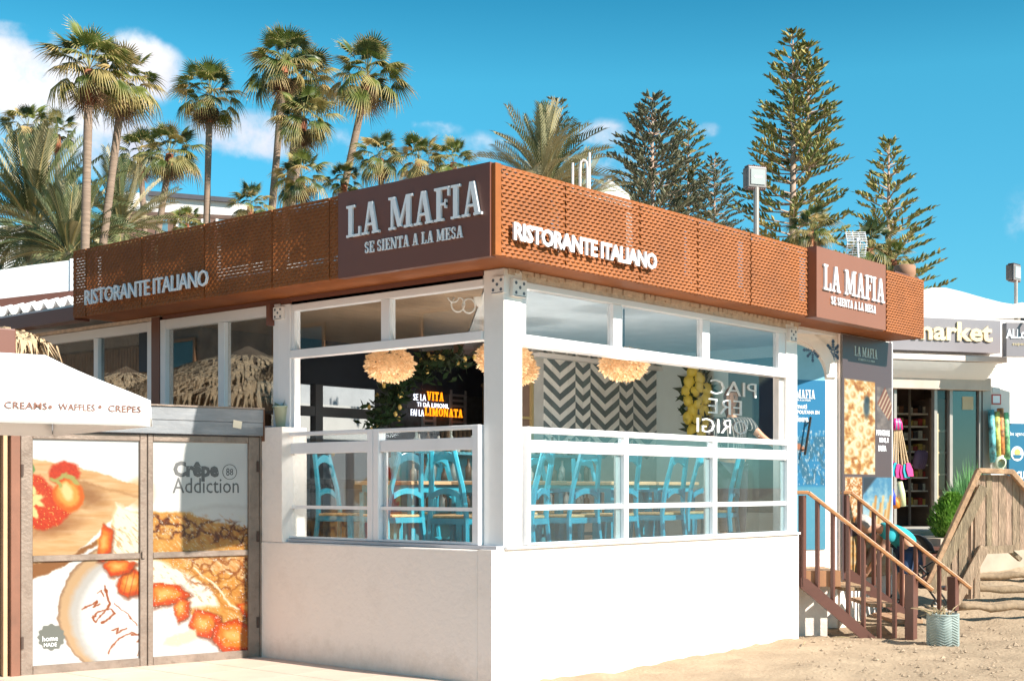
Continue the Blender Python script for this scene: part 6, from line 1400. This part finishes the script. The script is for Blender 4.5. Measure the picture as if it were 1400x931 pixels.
# ------------------------------------------------------------------ palms and pines
FG = [mat('fan_leaf_green', (.14, .175, .04), .45, var=.35, scale=3, trans=.30, island=.35, spec=.35), mat('fan_leaf_gold', (.42, .33, .13), .5, var=.3, scale=3, trans=.3, island=.3, spec=.3), mat('fan_leaf_dark', (.055, .085, .03), .4, var=.3, scale=3, trans=.22, island=.3, spec=.4)]
PET = mat('petiole', (.30, .27, .10), .6); SKIRT = mat('dead_leaf', (.20, .12, .065), .9, var=.4, island=.3); 
TRK = mat('palm_trunk', (.27, .19, .14), .9, var=.25, scale=2, stretch=(1, 1, 9), bump=.8, bscale=6, dirt=.3, dirtc=(.14, .09, .06)); TRKR = mat('palm_boot', (.30, .10, .05), .9, var=.4, scale=4, bump=.8, bscale=8)
def fan_mesh(name, droop, m, petl=.8, seed=0, spread=108):
    rnd = random.Random(seed); mb = MB(); N = 22
    # petiole bends down with the droop
    pts = [Vector((petl*f, 0, -.10*droop*f*f)) for f in (0, .35, .7, 1)]; w = .018
    for a, b_ in zip(pts, pts[1:]): mb.add([a+Vector((0, -w, 0)), a+Vector((0, w, 0)), b_+Vector((0, w, 0)), b_+Vector((0, -w, 0))], [(0, 1, 2, 3)])
    nf = len(mb.f); C0 = pts[-1]; tilt = -.25*droop
    for i in range(N):
        f = (i+.5)/N*2-1; th = rad(spread*f); L = .86*(.62+.38*math.cos(th*.62))*rnd.uniform(.88, 1.08); dth = rad(spread/N)*1.02
        def P(r, dt, zz=0):
            x = math.cos(th+dt)*r; y = math.sin(th+dt)*r; z = -droop*.55*(r**2.2)*(.35+.65*abs(f)**.6+.3*max(0, math.cos(th))) + zz + tilt*x
            return C0+Vector((x, y, z))
        fold = .020 if i % 2 else -.020; tipd = -rnd.uniform(.05, .34)*(.35+droop)
        vs = [P(.02, 0), P(L*.5, -dth, -abs(fold)), P(L*.5, dth, -abs(fold)), P(L*.5, 0, abs(fold)), P(L*.80, -dth*.35, tipd*.35), P(L*.80, dth*.35, tipd*.35), P(L*rnd.uniform(.96, 1.05), rnd.uniform(-.02, .02), tipd)]
        mb.add(vs, [(0, 1, 3), (0, 3, 2), (1, 4, 3), (3, 4, 5), (3, 5, 2), (4, 6, 5)])
    me = bpy.data.meshes.new(name); me.from_pydata(mb.v, [], mb.f); me.materials.append(m); me.materials.append(PET); me.materials.append(FG[1] if m is not SKIRT else SKIRT)
    for k in range(nf): me.polygons[k].material_index = 1
    for i in range(N):
        me.polygons[nf+i*6+5].material_index = 2
        if droop > .4: me.polygons[nf+i*6+3].material_index = 2
    me.update(); return me
FAN = {}
for dk, dr in (('up', .22), ('mid', .85), ('low', 1.45)):
    for ci in range(3): FAN[dk, ci] = [fan_mesh('fan_leaf', dr, FG[ci], 1.0+.15*s, s*7+ci) for s in range(2)]
DEAD = [fan_mesh('fan_leaf', 1.7, SKIRT, .45, 90+s, 95) for s in range(2)]
def orient(az, el, roll=0): return Matrix.Rotation(az, 4, 'Z') @ Matrix.Rotation(-el, 4, 'Y') @ Matrix.Rotation(roll, 4, 'X')
def fan_palm(label, crown, base_px, D, rpx, nleaf=34, trunk_w=9, group='fan palms behind the restaurant', dead=7, seed=0, boot=.10):
    rnd = random.Random(seed*31+5); top = at(crown[0], crown[1]+rpx*.25, D); R = rpx/FPX*D; bx = at(base_px[0], base_px[1], D); dirn = (bx-top); k = (top.z-0)/(top.z-bx.z)
    foot = top+dirn*k; foot.z = -.1
    t = thing('fan_palm', label, 'palm tree', tuple(foot), group)
    w = trunk_w/2/FPX*D; n = 16; cv = RGT*wob(.12)*R
    pts = [foot.lerp(top, i/n)+cv*math.sin(math.pi*i/n)+Vector((0, 0, 0)) for i in range(n+1)]; rs = [w*(1.22-.28*i/n)*(1+.05*math.sin(i*2.3)) for i in range(n+1)]
    MB().tube(pts, rs, 12).build('trunk', TRK, t, True)
    b0_ = pts[-1]+(pts[0]-pts[-1]).normalized()*R*.62
    MB().tube([b0_, b0_.lerp(pts[-1], .5), pts[-1]+UP*R*.12], [w*1.0, w*1.35, w*1.15], 10).build('crown_shaft', TRKR, t, True)
    sc = R/1.78; org = pts[-1]+UP*R*.08-t.location
    for i in range(nleaf):
        f = (i+.5)/nleaf; az = i*2.39996+rnd.uniform(-.3, .3); el = rad(86-112*f**.9+rnd.uniform(-10, 10)); kd = 'up' if f < .3 else ('mid' if f < .66 else 'low')
        ci = rnd.choice((0, 0, 2, 2, 1)) if f < .5 else rnd.choice((0, 0, 1, 2)); s = sc*rnd.uniform(.72, 1.12)*(1 if f > .12 else .85)
        M_ = Matrix.Translation(org+Vector((0, 0, .12*R*(1-f)))) @ orient(az, el, rnd.uniform(-.5, .5)) @ Matrix.Scale(s, 4)
        inst('fan_leaf', rnd.choice(FAN[kd, ci]), t, mtx=M_)
    for i in range(dead):
        M_ = Matrix.Translation(org-Vector((0, 0, .1*R))) @ orient(i*2.4+rnd.random(), rad(-48-rnd.random()*25), rnd.uniform(-.4, .4)) @ Matrix.Scale(sc*.8, 4); inst('fan_leaf', rnd.choice(DEAD), t, mtx=M_)
    return t
palms = [('tallest slim fan palm at the far left with its trunk crossing the date palm', (122, 88), (118, 340), 34, 66, 12), ('fan palm just right of the tallest one, its trunk leaning right', (168, 108), (146, 300), 36, 60, 11),
         ('lone straight fan palm between the two groups', (287, 125), (286, 300), 52, 50, 9), ('tallest of the middle cluster of fan palms, leaning right', (388, 82), (369, 290), 50, 56, 10),
         ('fan palm in the middle cluster with the dark straight trunk', (412, 105), (388, 285), 52, 52, 10), ('lower fan palm of the middle cluster leaning right', (415, 158), (399, 280), 48, 48, 9),
         ('leaning fan palm standing apart on the right of the middle cluster', (502, 98), (464, 272), 50, 60, 10), ('short fan palm above the hotel roof with slanted trunk', (232, 205), (214, 320), 48, 46, 9),
         ('short fan palm left of the slanted one, partly behind date fronds', (192, 208), (196, 300), 52, 42, 8), ('fan palm low behind the fascia under the middle cluster', (412, 238), (416, 290), 45, 42, 8),
         ('fan palm low behind the fascia left of the sign board, first of three', (520, 212), (522, 280), 45, 40, 8), ('fan palm low behind the sign board, second of three', (572, 215), (570, 280), 45, 42, 8),
         ('fan palm low behind the sign board, third of three', (620, 218), (622, 280), 45, 36, 8), ('small fan palm peeping over the fascia below the lone straight palm', (342, 278), (342, 330), 42, 34, 7),
         ('small fan palm in front of the hotel roof', (255, 303), (256, 340), 40, 28, 6), ('fan palm at the far left edge above the date palm', (38, 170), (38, 300), 52, 40, 9), ('second fan palm at the far left edge among date fronds', (78, 180), (80, 300), 54, 34, 8),
         ('bushy fan palm below the tallest pine', (1108, 312), (1108, 380), 34, 40, 8), ('bushy fan palm behind the aerial', (1190, 335), (1190, 390), 34, 42, 8), ('bushy fan palm left of the vent pot', (1222, 352), (1222, 390), 34, 26, 7), ('low fan palm between the cluster and the leaning palm', (470, 245), (470, 290), 46, 30, 7)]
for i, (lab, c, b_, D, r, w) in enumerate(palms): fan_palm(lab, c, b_, D, r, 36 if r > 45 else 28, w, seed=i, dead=8 if r > 40 else 3)
# date palms -----------------------------------------------------------
FROND = mat('date_frond', (.10, .12, .05), .5, var=.3, scale=2, trans=.08, island=.35, spec=.35); FRGY = mat('date_frond_grey', (.34, .30, .17), .55, var=.25, scale=2, trans=.06, island=.3, spec=.3); RACH = mat('frond_rib', (.42, .33, .14), .6)
def frond_mesh(name, droop, m, seed=0, L=1.0, nl=24):
    rnd = random.Random(seed); mb = MB()
    def C(f): return Vector((L*(f-.12*droop*f*f), 0, L*(.10*f-droop*.55*f**2.3)))
    n = 12; w = .011
    for i in range(n):
        a, b_ = C(i/n), C((i+1)/n); wa, wb = w*(1.1-i/n), w*(1.1-(i+1)/n); mb.add([a+Vector((0, -wa, 0)), a+Vector((0, wa, 0)), b_+Vector((0, wb, 0)), b_+Vector((0, -wb, 0))], [(0, 1, 2, 3)])
    nf = len(mb.f)
    for i in range(nl):
        f = .16+.83*i/nl; ln = L*.21*(math.sin(math.pi*(.12+.84*(f-.1)/.9)))**.6*rnd.uniform(.85, 1.1)
        for sg in (-1, 1):
            o = C(f); t_ = (C(min(1, f+.03))-C(f-.03)).normalized(); d = (t_*.80+Vector((0, sg*.50, .34))).normalized(); e = o+d*ln+Vector((0, 0, -.18*ln*(.5+droop))); q = t_*.014*L; mid = o.lerp(e, .45)+Vector((0, 0, .02*L))
            mb.add([o-q*.5, mid-q, mid+q, o+q*.5, e], [(0, 1, 2, 3), (1, 4, 2)])
    me = bpy.data.meshes.new(name); me.from_pydata(mb.v, [], mb.f); me.materials.append(m); me.materials.append(RACH)
    for k in range(nf): me.polygons[k].material_index = 1
    me.update(); return me
FM = {k: [frond_mesh('palm_frond', d, m, s) for s in range(2) for m in (FROND, FRGY)] for k, d in (('up', .25), ('mid', .75), ('low', 1.3))}
def date_palm(label, c, D, rpx, n, e0=84, e1=-45, seed=0, tw=30, grey=False):
    rnd = random.Random(seed+100); top = at(c[0], c[1], D); R = rpx/FPX*D; foot = Vector((top.x, top.y, -.1))
    tw = tw*.62; t = thing('date_palm', label, 'palm tree', tuple(foot), 'feather leaved date palms behind the restaurant')
    MB().tube([foot, foot.lerp(top, .5), top-UP*.1*R, top+UP*.05*R], [tw/2/FPX*D*1.2, tw/2/FPX*D, tw/2/FPX*D*1.25, tw/2/FPX*D*.6], 12).build('trunk', TRK, t, True)
    for i in range(n):
        f = (i+.5)/n; az = i*2.39996+rnd.uniform(-.25, .25); el = rad(e0+(e1-e0)*f+rnd.uniform(-8, 8)); kd = 'up' if f < .35 else ('mid' if f < .75 else 'low')
        inst('palm_frond', FM[kd][rnd.choice((1, 3, 1, 3, 0) if grey else (0, 1, 2, 3, 0, 2))], t, mtx=Matrix.Translation(top-t.location) @ orient(az, el, rnd.uniform(-.7, .7)) @ Matrix.Scale(R*rnd.uniform(.88, 1.1), 4))
date_palm('huge date palm filling the left edge', (45, 312), 40, 150, 80, seed=1)
date_palm('date palm right of the huge one, grey fronds arching behind slim trunks', (165, 318), 44, 112, 56, seed=2)
date_palm('low bushy date palm above the left end of the fascia', (95, 350), 36, 110, 60, seed=5, e1=-20)
date_palm('date palm with upright grey fronds behind the corner of the fascia', (742, 268), 36, 122, 52, 89, 26, seed=3, grey=True)
date_palm('small date palm right of the corner one, behind the ladder hoops', (790, 290), 40, 84, 30, 80, 16, seed=4, grey=True)
# norfolk pines --------------------------------------------------------
NP = [mat('pine_olive', (.135, .155, .05), .7, var=.35, scale=1.5, spec=.2), mat('pine_light', (.34, .28, .10), .7, var=.3, scale=1.5, spec=.2)]; NPG = [mat('pine_grey', (.10, .11, .07), .7, var=.35, scale=1.5, spec=.2), mat('pine_grey_light', (.20, .19, .12), .7, var=.3, scale=1.5, spec=.2)]
PTR = mat('pine_trunk', (.36, .26, .20), .9, var=.25)
def pine(label, px, ytop, ybase, hw, D, seed, mats, whorls=24, top_r=6, leaders=None, nb=7, dens=1.0, shape=.8):
    rnd = random.Random(seed); top = at(px, ytop, D); foot = Vector((top.x, top.y, -.1)); R = hw/FPX*D; zb = at(px, ybase, D).z; H = top.z-zb
    t = thing('norfolk_pine', label, 'pine tree', tuple(foot), 'norfolk pines behind the restaurant')
    MB().tube([foot, foot.lerp(top, .6), top], [R*.10, R*.055, R*.008], 8).build('trunk', PTR, t, True)
    axes = [(Vector((0, 0, 0)), 0, H, 1.0)]
    if leaders:
        for (dx, yt, dw) in leaders: o = RGT*(dx/FPX*D); zt = at(px, yt, D).z; MB().tube([foot+o+UP*(zb+H*.35+.1), foot+o+UP*(zt+.1)], [R*.035, R*.008], 6).build('trunk', PTR, t, True); axes.append((o, top.z-zt, (zt-zb)*.62, dw))
    limbs = MB(); fo = [MB(), MB()]
    for (off, dz, HH, rw) in axes:
        nW = max(6, int(whorls*HH/H))
        for w_ in range(nW):
            f = (w_+.4)/nW; z = top.z-dz-HH*f*1.0; r = R*rw*(f**shape)*1.0+R*.05; nbr = nb if f > .15 else 5; ph = rnd.random()*6.28
            for b_ in range(nbr):
                az = ph+b_*6.283/nbr+rnd.uniform(-.25, .25); L = r*rnd.uniform(.62, 1.12); d = Vector((math.cos(az), math.sin(az), 0)); q = Vector((-d.y, d.x, 0)); o = Vector((top.x, top.y, z+rnd.uniform(-.22, .22)*HH/nW))+off
                up0 = .50 if f < .35 else (.28 if f < .7 else .10)
                def B(g): return o+d*L*g+UP*(L*up0*g*.55+L*.16*g*g)
                limbs.tube([B(0), B(.5), B(1)], [R*.014, R*.009, R*.003], 4, cap=False)
                nt = max(4, int(L/R*26*dens)); 
                for k in range(nt):
                    g = (.26+.3*(1-f))+(.74-.3*(1-f))*(k/nt)+rnd.uniform(-.02, .02); sg = -1 if k % 2 else 1; p0 = B(g); tl = R*.15*(1.1-.35*g)*rnd.uniform(.7, 1.2)
                    dd = (d*.75+q*sg*rnd.uniform(.35, .95)+UP*rnd.uniform(.3, .95)).normalized(); e = p0+dd*tl; wv = dd.orthogonal().normalized()*R*.024; w2 = dd.cross(wv).normalized()*R*.024; m1 = p0.lerp(e, .5)+UP*tl*.04
                    # rope-like twig: triangular tapered body
                    vs = [p0, m1+wv, m1-wv*.5+w2*.87, m1-wv*.5-w2*.87, e+UP*tl*.14]; fo[rnd.random() < .36].add(vs, [(0, 1, 2), (0, 2, 3), (0, 3, 1), (1, 4, 2), (2, 4, 3), (3, 4, 1)])
                e = B(1); 
                for k in range(3): dd = (d+q*rnd.uniform(-.4, .4)+UP*.45).normalized()*R*.11; wv = q*R*.022; fo[k % 2].add([e-d*R*.04, e+dd*.5+wv, e+dd*.5-wv, e+dd], [(0, 1, 3), (0, 3, 2), (0, 2, 1), (1, 2, 3)])
    tag(limbs.build('branch', PTR, t), kind='stuff')
    c = [fo[k].build('crown', mats[k], t) for k in (0, 1)]
    for x in c: x['kind'] = 'stuff'
pine('tallest pine with twin tops right of the floodlight', 1084, 46, 345, 96, 60, 1, NP, 21, leaders=[(21, 62, .62)], nb=6, dens=.85, shape=.80)
pine('thinner pine to the right of the tallest one, above the second sign', 1215, 192, 420, 92, 56, 2, NP, 15, nb=6, dens=.8, shape=.85)
pine('grey green pine left of centre behind the fascia', 892, 134, 320, 84, 58, 3, NPG, 20, nb=8, dens=1.0, shape=.72)
pine('shorter pine touching the right side of the grey green one', 941, 168, 330, 56, 60, 4, NP, 17, nb=6, shape=.62)
pine('smallest pine left of the floodlight', 977, 216, 335, 50, 58, 5, NPG, 13, nb=7, shape=.62)
pine('pine tip standing above the corner date palm', 760, 138, 300, 60, 75, 6, NPG, 16, nb=6, dens=.7, shape=.62)
